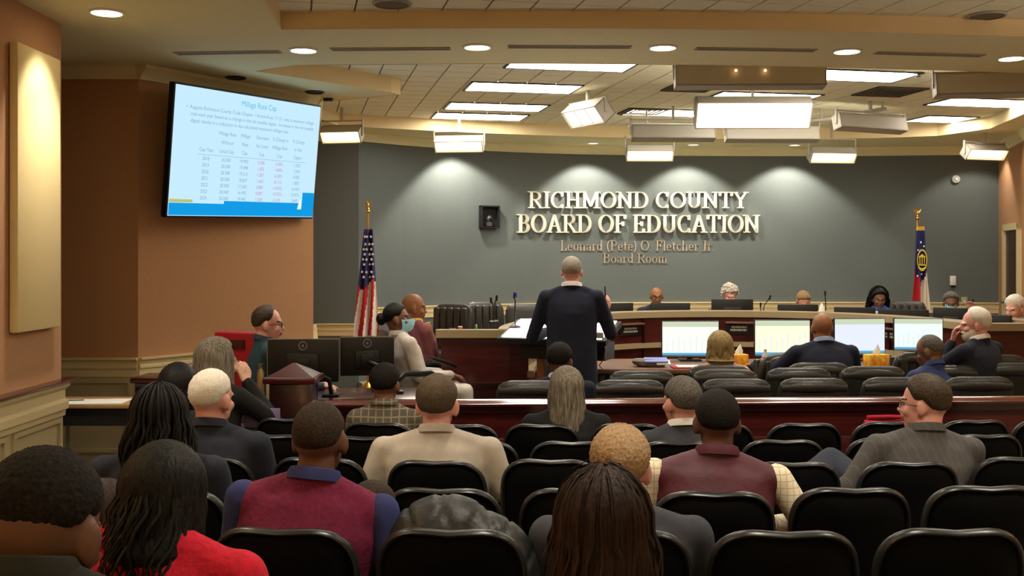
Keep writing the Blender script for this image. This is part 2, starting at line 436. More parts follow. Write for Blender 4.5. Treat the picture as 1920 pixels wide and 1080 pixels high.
for px, py, l in ((868, 255, 'small wall washing downlight above the camera niche'), (1112, 263, 'small wall washing downlight over the first words of the lettering'),
                  (1300, 268, 'small wall washing downlight over the middle of the lettering'), (1490, 270, 'small wall washing downlight past the end of the lettering'),
                  (1838, 266, 'small downlight over the wall corner near the door')):
    x = PX(px, 15); d = wd(x)-.5; x = PX(px, d); py = HY-(ZS-HC)*F/d
    if px > 1800: d = 15.07; py = 266
    downlight(px, py, .075, l, E_CANS, W_SCALLOP if px < 1800 else W_SCALLOP*.25, (x, d+.2, ZS-1.03), 108, .35)
# acoustic panel wash and unseen downlights added to light the audience
spot('panel_lamp', (-2.72, 7.0, ZS-.03), (-3.17, 7.02, 2.4), 34, 62, .7)
for x, y, l in ((-2.2, 4.6, 'over the side aisle by the wainscot'), (0.2, 5.6, 'over the rail chairs near the beige suit'), (2.6, 5.6, 'over the rail chairs near the pinstripe man'), (4.6, 5.4, 'over the far end of the rail chairs'), (-1.6, 2.6, 'over the woman in red'), (0.6, 3.0, 'over the man with blond hair'), (2.8, 3.2, 'over the empty nearest row')):
    t = thing('downlight', 'added unseen downlight '+l, 'downlight', (x, y, ZS if x < -1.6 else ZA), 0, 'added audience downlights')
    m = MB(); m.lathe([(.1, -.001), (.12, -.001), (.12, -.008), (.1, -.012)], seg=24); obj('trim_ring', m, WHITEP, t)
    m = MB(); m.lathe([(.001, -.004), (.1, -.004), (.1, -.002), (.001, -.002)], seg=24); obj('lens', m, E_CAN, t)
    spot('added_house_lamp', (x, y, (ZS if x < -1.6 else ZA)-.03), (x, y, 0), W_ADDED_HOUSE, 110, .8)

for x, y, l in ((-.6, 4.9, 'added unseen light panel over the third row of chairs'), (2.2, 5.2, 'added unseen light panel over the third row toward the door side'), (.6, 2.6, 'added unseen light panel over the nearest row'), (3.4, 3.0, 'added unseen light panel over the nearest row toward the door side')):
    t = thing('ceiling_light', l, 'ceiling light', (x, y, ZA+.01), A0, 'added audience ceiling panels')  # unseen panels, added to brighten the audience and the ceiling
    m = MB(); m.b2((-.6, -.3, -.012), (.6, .3, -.004)); obj('diffuser', m, E_ADDED_PANEL, t, False)
    m = MB(); m.b2((-.62, -.32, -.008), (.62, .32, -.001)); obj('frame', m, WHITEP, t, False)
# uplights added on the unseen walls to brighten the ceiling
for x, y, z, rz, l in ((-3.17, 2.4, 2.2, -PI/2, 'added bowl shaped uplight on the side wall with the acoustic panel'), (6.0, 5.2, 2.2, PI/2, 'added bowl shaped uplight on the door side wall'), (-1.0, -2.2, 2.2, 0, 'added bowl shaped uplight on the back wall near the side wall'), (3.2, -2.2, 2.2, 0, 'added bowl shaped uplight on the back wall near the door side')):
    t = thing('added_wall_uplight', l, 'added lamp', (x, y, z), rz, 'added uplights')
    m = MB(); m.lathe([(.02, -.12), (.10, -.08), (.16, .02), (.15, .02), (.09, -.07), (.001, -.09)], (0, .18, 0), 20); obj('bowl', m, CREAM, t)
    m = MB(); m.b2((-.04, 0, -.12), (.04, .1, -.02)); obj('bracket', m, CREAM, t, False)
    n = Matrix.Rotation(rz, 4, 'Z') @ Vector((0, .18, .02)); spot('added_uplight_lamp', (x+n.x, y+n.y, z+n.z), (x+n.x*2.4, y+n.y*2.4, z+2), W_ADDED_UPLIGHT, 150, .5, radius=.1)
# slot diffusers
for px0, px1, py, l in ((326, 528, 98, 'slim air slot in the soffit tinted blue by the television'), (620, 845, 91, 'slim dark air slot in the soffit next to the television side downlight'),
                        (952, 1184, 87, 'slim ribbed air slot in the soffit over the podium'), (1302, 1532, 92, 'slim air slot in the soffit over the big grey lamp housing'),
                        (1637, 1850, 101, 'slim air slot in the soffit near the door wall')):
    d = (ZS-HC)*F/(HY-py); xa, xb = PX(px0, d), PX(px1, d); xm = (xa+xb)/2
    t = thing('air_slot', l, 'air vent', (xm, d, ZS), math.atan(.04*xm), 'linear slot air diffusers')
    L = xb-xa
    f = MB()
    for lo, hi in (((-L/2, -.05), (L/2, -.04)), ((-L/2, .04), (L/2, .05)), ((-L/2, -.05), (-L/2+.01, .05)), ((L/2-.01, -.05), (L/2, .05))):
        f.b2((lo[0], lo[1], -.008), (hi[0], hi[1], -.0005))
    obj('frame', f, GREYP, t, False)
    b = MB(); b.b2((-L/2, -.042, -.003), (L/2, .042, -.0008)); obj('slot_backing', b, mat('slot_dark', (110, 98, 78), .9), t, False)
    bl = MB(); bl.b2((-L/2, -.006, -.007), (L/2, .006, -.003)); obj('blade', bl, GREYP, t, False)
# ceiling speakers, square vents, smoke detectors
for px, py, l in ((735, 6, 'round speaker grille in the audience ceiling near the recess corner'), (1850, 28, 'round speaker grille in the audience ceiling toward the door side')):
    d = (ZA-HC)*F/(HY-py); t = thing('ceiling_speaker', l, 'speaker', (PX(px, d), d, ZA), 0)
    m = MB(); m.lathe([(.13, 0), (.14, -.004), (.135, -.014), (.12, -.014)], seg=28); obj('rim', m, GREYP, t)
    m = MB(); m.lathe([(.001, -.012), (.08, -.012), (.122, -.010), (.122, -.004)], seg=28); obj('grille', m, mat('speaker_cloth', (110, 100, 80), .9), t)
for px, py, l, s in ((1668, 171, 'dark square air vent in the tiled ceiling beside the bright hanging lamp', .58), (1205, 208, 'dark square air vent between the tilted lamp and the big lamp bank', .5),
                  (1296, 163, 'dark air vent under the grey housing with orange bulbs', .5)):
    d = (ZB-HC)*F/(HY-py); t = thing('air_vent', l, 'air vent', (PX(px, d), d, ZB), A0)
    m = MB()
    for k in range(4):
        a = s*(1-.22*k)/2; b = a-.03
        for lo, hi in (((-a, -a), (a, -b)), ((-a, b), (a, a)), ((-a, -b), (-b, b)), ((b, -b), (a, b))):
            m.b2((lo[0], lo[1], -.018+.003*k), (hi[0], hi[1], -.006))
    obj('louver', m, mat('vent_dark', (74, 66, 46), .7), t, False)
    m = MB(); m.b2((-s/2, -s/2, -.006), (s/2, s/2, -.001)); obj('vent_backing', m, BLACK, t, False)
for px, py, l in ((683, 139, 'small dark sprinkler head in the tiled ceiling near the television soffit'), (1722, 136, 'small dark sprinkler head beside the panel at the door side')):
    d = (ZB-HC)*F/(HY-py); t = thing('sprinkler', l, 'sprinkler', (PX(px, d), d, ZB))
    m = MB(); m.lathe([(.045, 0), (.045, -.008), (.012, -.012), (.012, -.03)], seg=16); obj('escutcheon', m, DARKST, t)
    m = MB(); m.lathe([(.001, -.045), (.025, -.043), (.025, -.04), (.01, -.03), (.001, -.03)], seg=12); obj('deflector', m, DARKST, t)

# hanging studio lights
def studio(name, label, c, wdt, hgt, dep, yaw, pitch, em, ntube=0, zc=ZB, group=None, cells=0):
    """box lamp: lit face looks along local -y; yaw 0 = lit face toward the seats"""
    t = thing(name, label, 'stage light', (c[0], c[1], c[2]), yaw, group)
    R = Matrix.Rotation(pitch, 4, 'X')
    h = MB(); th = .012; x, y, z = wdt/2, dep/2, hgt/2
    h.b2((-x, y-th, -z), (x, y, z), M=R)
    h.b2((-x, -y, z-th), (x, y, z), M=R); h.b2((-x, -y, -z), (x, y, -z+th), M=R)
    h.b2((-x, -y, -z), (-x+th, y, z), M=R); h.b2((x-th, -y, -z), (x, y, z), M=R)
    obj('housing', h, GREYP, t, False)
    if cells:
        for k in range(cells):
            a = -x+.02+(wdt-.04)*k/cells; b = -x+.02+(wdt-.04)*(k+1)/cells-.03
            m = MB(); m.b2((a, -y+.02, -z+.02), (b, -y+.03, z-.02), M=R); obj('lit_cell', m, em, t, False)
        m = MB(); m.b2((-x+.01, -y+.03, -z+.01), (x-.01, -y+.035, z-.01), M=R); obj('reflector', m, GREYP, t, False)
    elif em:
        m = MB(); m.b2((-x+.015, -y+.035, -z+.015), (x-.015, -y+.04, z-.015), M=R); obj('lit_panel', m, em, t, False)
        for k in range(ntube):
            zz = -z+hgt*(k+.5)/ntube; m = MB(); m.tube([R @ Vector((-x+.03, -y+.02, zz)), R @ Vector((x-.03, -y+.02, zz))], .012); obj('tube', m, em, t)
    yk = MB()
    for sx in (-1, 1):
        yk.box((sx*(x+.012), 0, (zc-c[2])*.25), (.012, .03, (zc-c[2])*.5+.04))
    yk.box((0, 0, (zc-c[2])*.5), (wdt+.036, .03, .014)); yk.box((0, 0, (zc-c[2])*.75), (.03, .03, (zc-c[2])*.5))
    obj('yoke', yk, GREYP, t, False)
    return t
WR = PI
d = 11.2; studio('hanging_lamp', 'big bright lamp bank hung in the middle with a fully lit face', P(1411, 211, d), 1.2, .30, .16, -.02, math.radians(32), E_STUD, 3)
d = 9.45; studio('hanging_lamp', 'big grey lamp housing seen from behind with two small orange bulbs', P(1405, 145, d), 1.32, .19, .14, PI-.02, math.radians(10), E_STUD, 0)
t = bpy.data.objects['hanging_lamp.001']
for px in (1380, 1435):
    q = P(px, 132, d-.1); m = MB(); m.ell((q-Vector(t.location)), (.012, .012, .012)); o = obj('orange_bulb', m, E_BULB, t, label='tiny glowing orange bulb')
    o.matrix_parent_inverse = Matrix.Rotation(-(PI-.02), 4, 'Z')
d = 9.6; studio('hanging_lamp', 'grey lamp housing seen from behind, cut by the picture edge near the door wall', P(1858, 160, d), .98, .2, .14, PI-.12, math.radians(10), E_STUD, 0)
studio('hanging_lamp', 'tilted slanting lamp with three lit cells pointing away from the big bank', P(1102, 212, 11.4), .62, .22, .18, math.radians(-58), math.radians(40), emit('cell_light', (255, 238, 204), 1.4), 0, cells=3)
for px, py, d, wd_, yw, l in ((1262, 250, 12.6, .98, .0, 'grey lamp back hanging below the far ceiling, first past the tilted lamp'), (1447, 252, 12.8, 1.12, -.02, 'grey lamp back hanging under the big bright lamp bank'),
                     (1632, 232, 12.2, .98, -.42, 'grey lamp back turned toward the door wall with a pipe')):
    studio('hanging_lamp', l, P(px, py, d), wd_, .17, .14, PI+yw*-1, math.radians(14), E_STUD, 0)
# lighting pipe carrying the lamps
m = MB(); m.tube([P(1176, 234, 12.75), P(1330, 236, 12.9), P(1450, 234, 12.9), P(1560, 222, 12.7), P(1662, 203, 12.2)], .022, 10)
t = obj('lighting_pipe', m, GREYP); tag(t, 'thin bent lighting pipe running under the far tiled ceiling', 'pipe')
for px, py, d in ((1212, 235, 12.8), (1420, 235, 12.9), (1540, 225, 12.75), (1655, 205, 12.25)):
    q = P(px, py, d); m = MB(); m.tube([q, (q.x, q.y, ZB)], .012, 8); obj('hanger', m, GREYP, t)
for px, py, wpx, d, yaw, l in ((641, 252, 78, 12.7, -.2, 'warm wall lamp beside the television, half behind its edge'), (861, 270, 92, 13.7, -.14, 'warm boxy lamp hung above the black camera niche'),
                       (1218, 287, 88, 14.1, 0, 'warm bright lamp hung above the second line of lettering'), (1560, 291, 88, 14.2, .12, 'warm lamp hung between the lettering and the state flag'),
                       (1846, 285, 88, 14.0, .3, 'warm lamp hung at the wall corner near the door')):
    studio('crown_lamp', l, P(px, py, d), wpx*d/F, .17, .15, yaw, math.radians(38), E_WARM, 2, ZB if inside((PX(px, d), d), recB) else ZS, 'warm lamps below the crown')

# ------------------------------------------------------------------ acoustic panel, wall devices, television
t = thing('acoustic_panel', 'tall cream fabric acoustic panel lit from above on the side wall', 'wall panel', (-3.167, 7.03, 2.25))
m = MB(); m.box((.03, 0, 0), (.06, .64, 1.84), bev=.015); obj('fabric_face', m, mat('panel_fabric', (226, 204, 148), .95, bump=.1, scale=150), t)
m = MB(); m.box((.006, 0, 0), (.012, .62, 1.82)); obj('backing_board', m, BLACKP, t, False)

def tv_build():
    TL, TR, BL = Vector((-2.80, 8.876, 3.261)), Vector((-1.909, 10.638, 3.315)), Vector((-2.90, 8.961, 2.158))
    c = (TR+BL)/2; r = (TR-TL); W = r.length; r.normalize(); u = (TL-BL); H = u.length; u.normalize(); n = r.cross(u).normalized()
    t = thing('television', 'large wall mounted television tilted down showing a pale blue slide', 'television', c)
    M = Matrix((r, -n, u)).transposed().to_4x4()      # local x right, y into the wall, z up
    if (-n).dot(Vector((0, 1, 0))) < 0: M = Matrix((r, n, u)).transposed().to_4x4()
    t.matrix_world = Matrix.Translation(c) @ M
    b = MB(); b.box((0, .03, 0), (W+.025, .06, H+.025), bev=.008); obj('housing', b, BLACKP, t)
    s = MB(); s.box((0, -.003, 0), (W-.01, .006, H-.01)); obj('screen', s, E_SLIDE, t, False)
    b = MB(); b.box((0, .10, 0), (.5, .1, .4), bev=.01); b.box((.1, .28, -.05), (.12, .3, .12)); obj('wall_mount', b, BLACKP, t)
    def S(uu, v): return ((uu-.5)*(W-.01), -.0075, (.5-v)*(H-.01))
    def rect(u0, v0, u1, v1, m, nm='slide_band'):
        a, q = S(u0, v0), S(u1, v1); k = MB(); k.b2((a[0], -.0065, a[2]), (q[0], -.0075, q[2])); obj(nm, k, m, t, False)
    rect(0, .90, 1, .995, E_SLIDEB); rect(.34, .875, 1, .905, E_SLIDEB); rect(0, .872, .14, .895, E_SLIDEY); rect(.905, .78, 1, .9, E_SLIDEB)
    k = MB(); a = S(.885, .885); k.slab([(a[0]-.03, a[2]-.05), (a[0]+.03, a[2]-.05), (a[0]+.035, a[2]+.0), (a[0], a[2]+.05)], -.0078, -.0085); obj('slide_logo', k, emit('logo_tint', (190, 226, 180), .8), t, False)
    def text(sx, u0, v0, size, m, align='LEFT', width=None):
        cu = bpy.data.curves.new('slide_text', 'FONT'); cu.body = sx; cu.size = size; cu.align_x = align; cu.align_y = 'CENTER'
        o = bpy.data.objects.new('slide_text', cu); COL.objects.link(o); o.data.materials.append(m)
        o.parent = t; p = S(u0, v0); o.location = p; o.rotation_euler = (PI/2, 0, 0)
        if width:
            bpy.context.view_layer.update(); wx = o.dimensions.x or 1; o.scale.x = width*W/wx
        TXT.append(o); return o
    text('Millage Rate Cap', .535, .075, .072, E_TXTB, 'CENTER')
    for i, l in enumerate(('\u2022  Augusta-Richmond County Code Chapter 1 Article 8 sec. 7-12 \u2013 sets a maximum millage',
                           'rate each year based on a change in the net taxable digest.  Increases in the net taxable',
                           'digest results in a reduction in the calculated maximum millage rate.')):
        text(l, .065 if i == 0 else .095, .155+.052*i, .045, E_TXT, 'LEFT', (.88, .85, .66)[i])
    heads = (('Cap Year', 1), ('Millage Rate|Without|Local Cap', 3), ('Millage|Rate|Cap', 3), ('Decrease|for Local|Cap', 3), ('% Change in|Millage Rate|Cap', 3), ('% Change|in Net|Digest', 3))
    us = (.205, .335, .455, .575, .705, .845)
    for (h, n_), uu in zip(heads, us):
        for k, l in enumerate(h.split('|')): text(l, uu, (.335 if n_ == 3 else .475)+.07*k, .046, E_TXT, 'CENTER')
    rect(.15, .512, .91, .515, E_TXT, 'table_rule')
    rows = (('2018', '20.500', '19.992', '0.508', '-2.48%', '1.25%'), ('2019', '20.500', '19.498', '1.002', '-4.89%', '1.04%'), ('2020', '20.500', '19.213', '1.287', '-6.28%', '4.30%'),
            ('2021', '20.500', '18.837', '1.663', '-8.11%', '1.80%'), ('2022', '20.500', '17.620', '2.880', '-14.05%', '16.46%'), ('2023', '20.500', '16.493', '4.007', '-19.55%', '12.05%'), ('2024', '20.500', '19.442', '1.058', '-5.16%', '2.84%'))
    for i, rw in enumerate(rows):
        for j, sx in enumerate(rw): text(sx, us[j], .545+.052*i, .044, E_TXTR if j in (3, 4) else E_TXT, 'CENTER')
TXT = []
tv_build()
bpy.context.view_layer.update(); _dg = bpy.context.evaluated_depsgraph_get()
for o in TXT:                       # flat print on the slide: turn the lettering into plain meshes
    me = bpy.data.meshes.new_from_object(o.evaluated_get(_dg)); n = bpy.data.objects.new('slide_text', me); COL.objects.link(n)
    n.parent = o.parent; n.location = o.location; n.rotation_euler = o.rotation_euler; n.scale = o.scale
for o in TXT: bpy.data.objects.remove(o)
t = thing('ceiling_projector', 'flat dark bracket box above the far corner of the television', 'bracket', P(600, 186, 11.0))
m = MB(); m.box((0, 0, 0), (.28, .12, .045), bev=.01); obj('bracket_box', m, DARKST, t)
m = MB(); m.box((0, .05, .06), (.04, .04, .12)); obj('arm_post', m, DARKST, t, False)

def on_wall(px, py, off=.0):
    x = 1.0
    d = 15
    for _ in range(8): d = wd(PX(px, d))-off
    return P(px, py, d)
# camera niche
q = on_wall(915, 407, .004); t = thing('camera_niche', 'square black wall niche holding a small dome camera', 'camera niche', q, wtan(q.x))
s = .145; m = MB(); m.b2((-s, -.012, -.16), (s, -.004, .16))
for lo, hi in (((-s, -.16), (-s+.02, .16)), ((s-.02, -.16), (s, .16)), ((-s, -.16), (s, -.14)), ((-s, .14), (s, .16))): m.b2((lo[0], -.09, lo[1]), (hi[0], -.004, hi[1]))
obj('niche_box', m, BLACK, t, False)
m = MB(); m.lathe([(.05, -.13), (.05, -.08), (.03, -.07), (.001, -.07)], (0, -.05, 0), 16); m.ell((0, -.05, -.03), (.045, .04, .05)); obj('camera_body', m, mat('camera_grey', (60, 60, 58), .4), t)
m = MB(); m.rcone((0, -.08, -.03), .02, (0, -.1, -.03), .018); obj('lens', m, mat('lens_glass', (20, 20, 24), .1), t)
q = on_wall(1792, 336, .06); t = thing('wall_alarm', 'round white alarm disc high on the dark grey wall near the corner', 'alarm', (q.x, q.y, q.z), wtan(6))
m = MB(); m.lathe([(.001, 0), (.06, 0), (.06, .02), (.05, .03), (.001, .032)], seg=24, M=Matrix.Rotation(PI/2, 4, 'X')); obj('alarm_disc', m, mat('alarm_white', (170, 170, 168), .5), t)
m = MB(); m.lathe([(.001, .03), (.02, .03), (.018, .045), (.001, .046)], seg=16, M=Matrix.Rotation(PI/2, 4, 'X')); obj('strobe', m, WHITEP, t)
q = on_wall(1786, 526, .06); t = thing('thermostat', 'white wall thermostat beside the state flag', 'thermostat', q, 0)
m = MB(); m.box((0, -.015, 0), (.085, .03, .14), bev=.008); obj('cover', m, WHITEP, t)
m = MB(); m.box((0, -.02, -.085), (.06, .03, .03), bev=.005); obj('lower_clip', m, DARKST, t)
q = on_wall(1808, 565, .06); t = thing('wall_plate', 'tan wall plate low on the grey wall behind the masked board member', 'wall plate', q, 0)
m = MB(); m.box((0, -.006, 0), (.09, .012, .13), bev=.004); obj('plate', m, mat('tan_plate', (170, 160, 120), .5), t)
m = MB(); m.box((0, -.015, .0), (.02, .01, .04), bev=.003); obj('toggle', m, WHITEP, t)

# door and red sign on the right hand wall
a, b = Vector((7.16, 15.7)), Vector((6.62, 13.7)); tv_ = (b-a).normalized(); Ld = (b-a).length
def rw(tt): return a+tv_*tt
angr = math.atan2(tv_.y, tv_.x); pr = rw(.56); M = Matrix.Translation((pr.x, pr.y, 0)) @ Matrix.Rotation(angr, 4, 'Z')
m = MB(); m.b2((.09, -.012, .2), (1.05, -.004, 2.2), M=M); DOOR = struct('door_1', m, mat('door_wood', (62, 30, 24), .4, var=.2, scale=6, stretch=(.5, .5, 6)))
m = MB()
for lo, hi in (((0, .2), (.1, 2.28)), ((1.04, .2), (1.14, 2.28)), ((0, 2.19), (1.14, 2.28))): m.b2((lo[0], -.05, lo[1]), (hi[0], 0, hi[1]), M=M)
obj('door_frame', m, CREAM, DOOR, False)
m = MB(); m.rcone(M @ Vector((.2, -.02, 1.2)), .02, M @ Vector((.2, -.07, 1.2)), .03); obj('door_handle', m, STEEL, DOOR)
p = P(1925, 370, 13.95); t = thing('red_wall_sign', 'red lit sign on the orange wall above the door, cut by the frame', 'sign', p, angr)
m = MB(); m.box((0, 0, 0), (.3, .05, .19), bev=.03); obj('sign_body', m, WHITEP, t)
m = MB(); m.box((0, -.028, 0), (.27, .01, .16), bev=.02); obj('sign_face', m, E_RED, t)

# ------------------------------------------------------------------ wall lettering (serif strokes drawn with a broad nib)
def arc(cx, cy, rx, ry, a0, a1, n=14): return [(cx+rx*math.cos(math.radians(a0+(a1-a0)*i/n)), cy+ry*math.sin(math.radians(a0+(a1-a0)*i/n))) for i in range(n+1)]
def sf(x, y, h=.13): return [(x-h, y), (x+h, y)]
G = {
 'I': (.42, [[(.21, .02), (.21, .98)], sf(.21, .02), sf(.21, .98)]),
 'R': (.86, [[(.2, .02), (.2, .98)], [(.2, .98), (.45, .98)]+arc(.45, .745, .24, .235, 90, -90)+[(.2, .51)], [(.42, .5), (.74, .04)], sf(.2, .02), sf(.12, .98, .08), sf(.8, .02, .08)]),
 'C': (.84, [arc(.46, .5, .36, .48, 52, 308), [(.7, .97), (.7, .74)], [(.7, .03), (.7, .2)]]),
 'H': (.94, [[(.2, .02), (.2, .98)], [(.74, .02), (.74, .98)], [(.2, .5), (.74, .5)], sf(.2, .02), sf(.2, .98), sf(.74, .02), sf(.74, .98)]),
 'M': (1.1, [[(.18, .02), (.18, .98)], [(.18, .98), (.55, .12)], [(.55, .12), (.92, .98)], [(.92, .98), (.92, .02)], sf(.18, .02), sf(.92, .02), sf(.12, .98, .08), sf(.98, .98, .08)]),
 'O': (.94, [arc(.47, .5, .38, .48, 0, 360, 26)]),
 'N': (.94, [[(.18, .02), (.18, .98)], [(.18, .95), (.76, .05)], [(.76, .02), (.76, .98)], sf(.18, .02), sf(.1, .98, .08), sf(.76, .98)]),
 'D': (.92, [[(.2, .02), (.2, .98)], [(.2, .98), (.42, .98)]+arc(.42, .5, .38, .48, 90, -90)+[(.2, .02)], sf(.12, .02, .08), sf(.12, .98, .08)]),
 'U': (.92, [[(.2, .98), (.2, .34)]+arc(.46, .34, .26, .32, 180, 360)+[(.72, .98)], sf(.2, .98), sf(.72, .98)]),
 'T': (.82, [[(.41, .02), (.41, .98)], [(.06, .98), (.76, .98)], sf(.41, .02), [(.07, .98), (.07, .78)], [(.75, .98), (.75, .78)]]),
 'Y': (.86, [[(.12, .98), (.43, .5)], [(.74, .98), (.43, .5)], [(.43, .5), (.43, .02)], sf(.43, .02), sf(.12, .98, .1), sf(.74, .98, .1)]),
 'B': (.8, [[(.2, .02), (.2, .98)], [(.2, .98), (.4, .98)]+arc(.4, .755, .22, .225, 90, -90)+[(.2, .53)], [(.4, .53)]+arc(.42, .275, .25, .255, 90, -90)+[(.2, .02)], sf(.12, .02, .08), sf(.12, .98, .08)]),
 'A': (.9, [[(.14, .02), (.45, .98)], [(.45, .98), (.76, .02)], [(.25, .36), (.65, .36)], sf(.14, .02, .1), sf(.76, .02)]),
 'F': (.74, [[(.2, .02), (.2, .98)], [(.2, .98), (.66, .98)], [(.2, .5), (.52, .5)], sf(.2, .02), sf(.12, .98, .08), [(.65, .98), (.65, .8)], [(.52, .6), (.52, .4)]]),
 'E': (.78, [[(.2, .02), (.2, .98)], [(.12, .98), (.66, .98)], [(.2, .5), (.54, .5)], [(.12, .02), (.68, .02)], [(.65, .98), (.65, .8)], [(.67, .02), (.67, .2)], [(.54, .6), (.54, .4)]]),
 'L': (.74, [[(.2, .02), (.2, .98)], [(.12, .02), (.66, .02)], sf(.2, .98), [(.65, .02), (.65, .22)]]),
 'P': (.78, [[(.2, .02), (.2, .98)], [(.2, .98), (.42, .98)]+arc(.42, .73, .25, .25, 90, -90)+[(.2, .48)], sf(.2, .02), sf(.12, .98, .08)]),
 'J': (.52, [[(.3, .98), (.3, .12)]+arc(.18, .1, .12, .14, 0, -140, 6), sf(.3, .98)]),
 'e': (.6, [[(.12, .34), (.48, .34)]+arc(.3, .31, .19, .3, 8, 318)]),
 'o': (.64, [arc(.32, .31, .21, .3, 0, 360, 20)]),
 'n': (.7, [[(.17, .02), (.17, .6)], [(.17, .45)]+arc(.35, .42, .17, .19, 150, 0)+[(.52, .02)], sf(.17, .02, .09), sf(.52, .02, .09), sf(.12, .6, .06)]),
 'a': (.6, [arc(.3, .46, .15, .15, 160, 0, 8)+[(.45, .06), (.52, .02)], arc(.28, .17, .16, .15, 20, 340, 14)]),
 'r': (.5, [[(.17, .02), (.17, .6)], [(.17, .42)]+arc(.34, .44, .15, .16, 160, 50, 6), sf(.17, .02, .1), sf(.12, .6, .06)]),
 'd': (.66, [arc(.29, .31, .18, .29, 20, 340, 18), [(.5, .02), (.5, 1.0)], sf(.45, 1.0, .06), sf(.55, .02, .05)]),
 't': (.44, [[(.19, .84), (.19, .12)]+arc(.3, .13, .11, .12, 180, 300, 6), [(.04, .6), (.38, .6)]]),
 'l': (.36, [[(.18, .02), (.18, 1.0)], sf(.18, .02, .1), sf(.12, 1.0, .06)]),
 'c': (.56, [arc(.31, .31, .19, .3, 50, 315)]),
 'h': (.7, [[(.17, .02), (.17, 1.0)], [(.17, .45)]+arc(.35, .42, .17, .19, 150, 0)+[(.52, .02)], sf(.17, .02, .09), sf(.52, .02, .09), sf(.12, 1.0, .06)]),
 'm': (1.02, [[(.17, .02), (.17, .6)], [(.17, .45)]+arc(.34, .42, .16, .19, 150, 0)+[(.5, .02)], [(.5, .45)]+arc(.67, .42, .16, .19, 150, 0)+[(.83, .02)], sf(.17, .02, .09), sf(.5, .02, .09), sf(.83, .02, .09), sf(.12, .6, .06)]),
 '.': (.28, [[(.13, .05), (.14, .05)]]),
 '(': (.4, [arc(.52, .42, .38, .62, 125, 235, 10)]),
 ')': (.4, [arc(-.12, .42, .38, .62, -55, 55, 10)]),
}
def glyph(ch, h, wx, wy, depth, sx):
    m = MB()
    nib = [(wx*math.cos(2*PI*k/10), wy*math.sin(2*PI*k/10)) for k in range(10)]
    for pl in G[ch][1]:
        for p, q in zip(pl, pl[1:]):
            pts = [Vector((p[0]*sx+u, p[1]+v)) for u, v in nib]+[Vector((q[0]*sx+u, q[1]+v)) for u, v in nib]
            hull = [pts[i] for i in geometry.convex_hull_2d(pts)]
            m.slab([(v.x*h, v.y*h) for v in hull], 0, -depth)
    return m
def sign(name, lines, label, m, wx, wy, depth, off):
    root = None
    for s, px0, px1, pyt, pyb in lines:
        tot = sum((.34 if c == ' ' else G[c][0]) for c in s); dref = on_wall((px0+px1)/2, (pyt+pyb)/2, off).y
        if root is None:
            root = thing(name, label, 'sign', on_wall((px0+px1)/2, pyb, off))
        h = (pyb-pyt)*dref/F; unit_px = (px1-px0)/tot; sx = unit_px*dref/F/h
        px = px0
        for c in s:
            if c == ' ': px += .34*unit_px; continue
            q = on_wall(px, pyb, off); g = glyph(c, h, wx, wy, depth, sx)
            o = obj('letter', g, m, root, False); o.location = q-Vector(root.location); o.rotation_euler = (0, 0, wtan(q.x)); px += G[c][0]*unit_px
LETTER = mat('brushed_letter', (236, 230, 212), .4, .3)
sign('wall_lettering', [('RICHMOND COUNTY', 989, 1402, 360, 390), ('BOARD OF EDUCATION', 969, 1424, 403, 436)], 'raised metal serif lettering in two lines on the curved grey wall', LETTER, .085, .032, .035, .012)
sign('small_lettering', [('Leonard (Pete) O. Fletcher Jr.', 1050, 1340, 451, 470), ('Board Room', 1130, 1252, 475, 493)], 'small tan two-line lettering under the big metal words', mat('tan_letter', (182, 164, 142), .6), .052, .022, .008, .004)
# ------------------------------------------------------------------ raised dais platform and horseshoe desk
inner = [(.12, 8.42), (.16, 9.0), (.38, 9.9), (.72, 10.6), (1.15, 11.08), (1.65, 11.33), (2.2, 11.4), (2.75, 11.3), (3.25, 11.0), (3.62, 10.5), (3.85, 9.9), (3.98, 9.25)]
def smooth_poly(p, n=4):
    out = []
    for i in range(len(p)-1):
        p0, p1, p2, p3 = [np.array(p[min(max(i+k, 0), len(p)-1)]) for k in (-1, 0, 1, 2)]
        for j in range(n):
            t = j/n; out.append(tuple(.5*((2*p1)+(-p0+p2)*t+(2*p0-5*p1+4*p2-p3)*t*t+(-p0+3*p1-3*p2+p3)*t**3)))
    return out+[tuple(p[-1])]
SD = 1.116                              # the desk stands this much further back
inner = [(x*SD, y*SD) for x, y in inner]
inn = smooth_poly(inner)
ZT = 1.175
plat = [(x, y) for x, y in offs(inn, .1)]+[(5.2, 10.3), (5.9, 10.5), (6.0, 11.4), (6.6, 13.7), (7.1, 15.6)]+[(p[0], p[1]-.01) for p in reversed(far_pts)]+[(-1.9, 13.6), (-1.75, 11.5), (-1.6, 8.9), (-.6, 8.9), (-.6, 9.42)]
ZD = .2
tri = geometry.tessellate_polygon([[Vector((x, y, 0)) for x, y in plat]])
mb = MB(); mb.add([(x, y, ZD) for x, y in plat], tri); mb.loft([[(x, y, -.05) for x, y in plat], [(x, y, ZD) for x, y in plat]], cap=False)
struct('floor_platform', mb, CARPET)
DAIS = thing('board_desk', 'curved mahogany horseshoe desk with a beige top edge facing the seats', 'desk', (0, 0, 0))
def band(pts, d0, d1, z0, z1):
    a, b = offs(pts, d0), offs(pts, d1); m = MB()
    m.loft([[(p[0], p[1], z0), (p[0], p[1], z1), (q[0], q[1], z1), (q[0], q[1], z0)] for p, q in zip(a, b)]); return m
obj('front_panel', band(inn, 0, .06, 0, ZT-.07), MAHOG, DAIS)
obj('top_edge', band(inn, -.03, .26, ZT-.07, ZT), LAMIN, DAIS, label='beige laminate top edge')
obj('ledge_strip', band(inn, -.06, 0, .755, .81), LAMIN, DAIS, label='beige lower ledge strip')
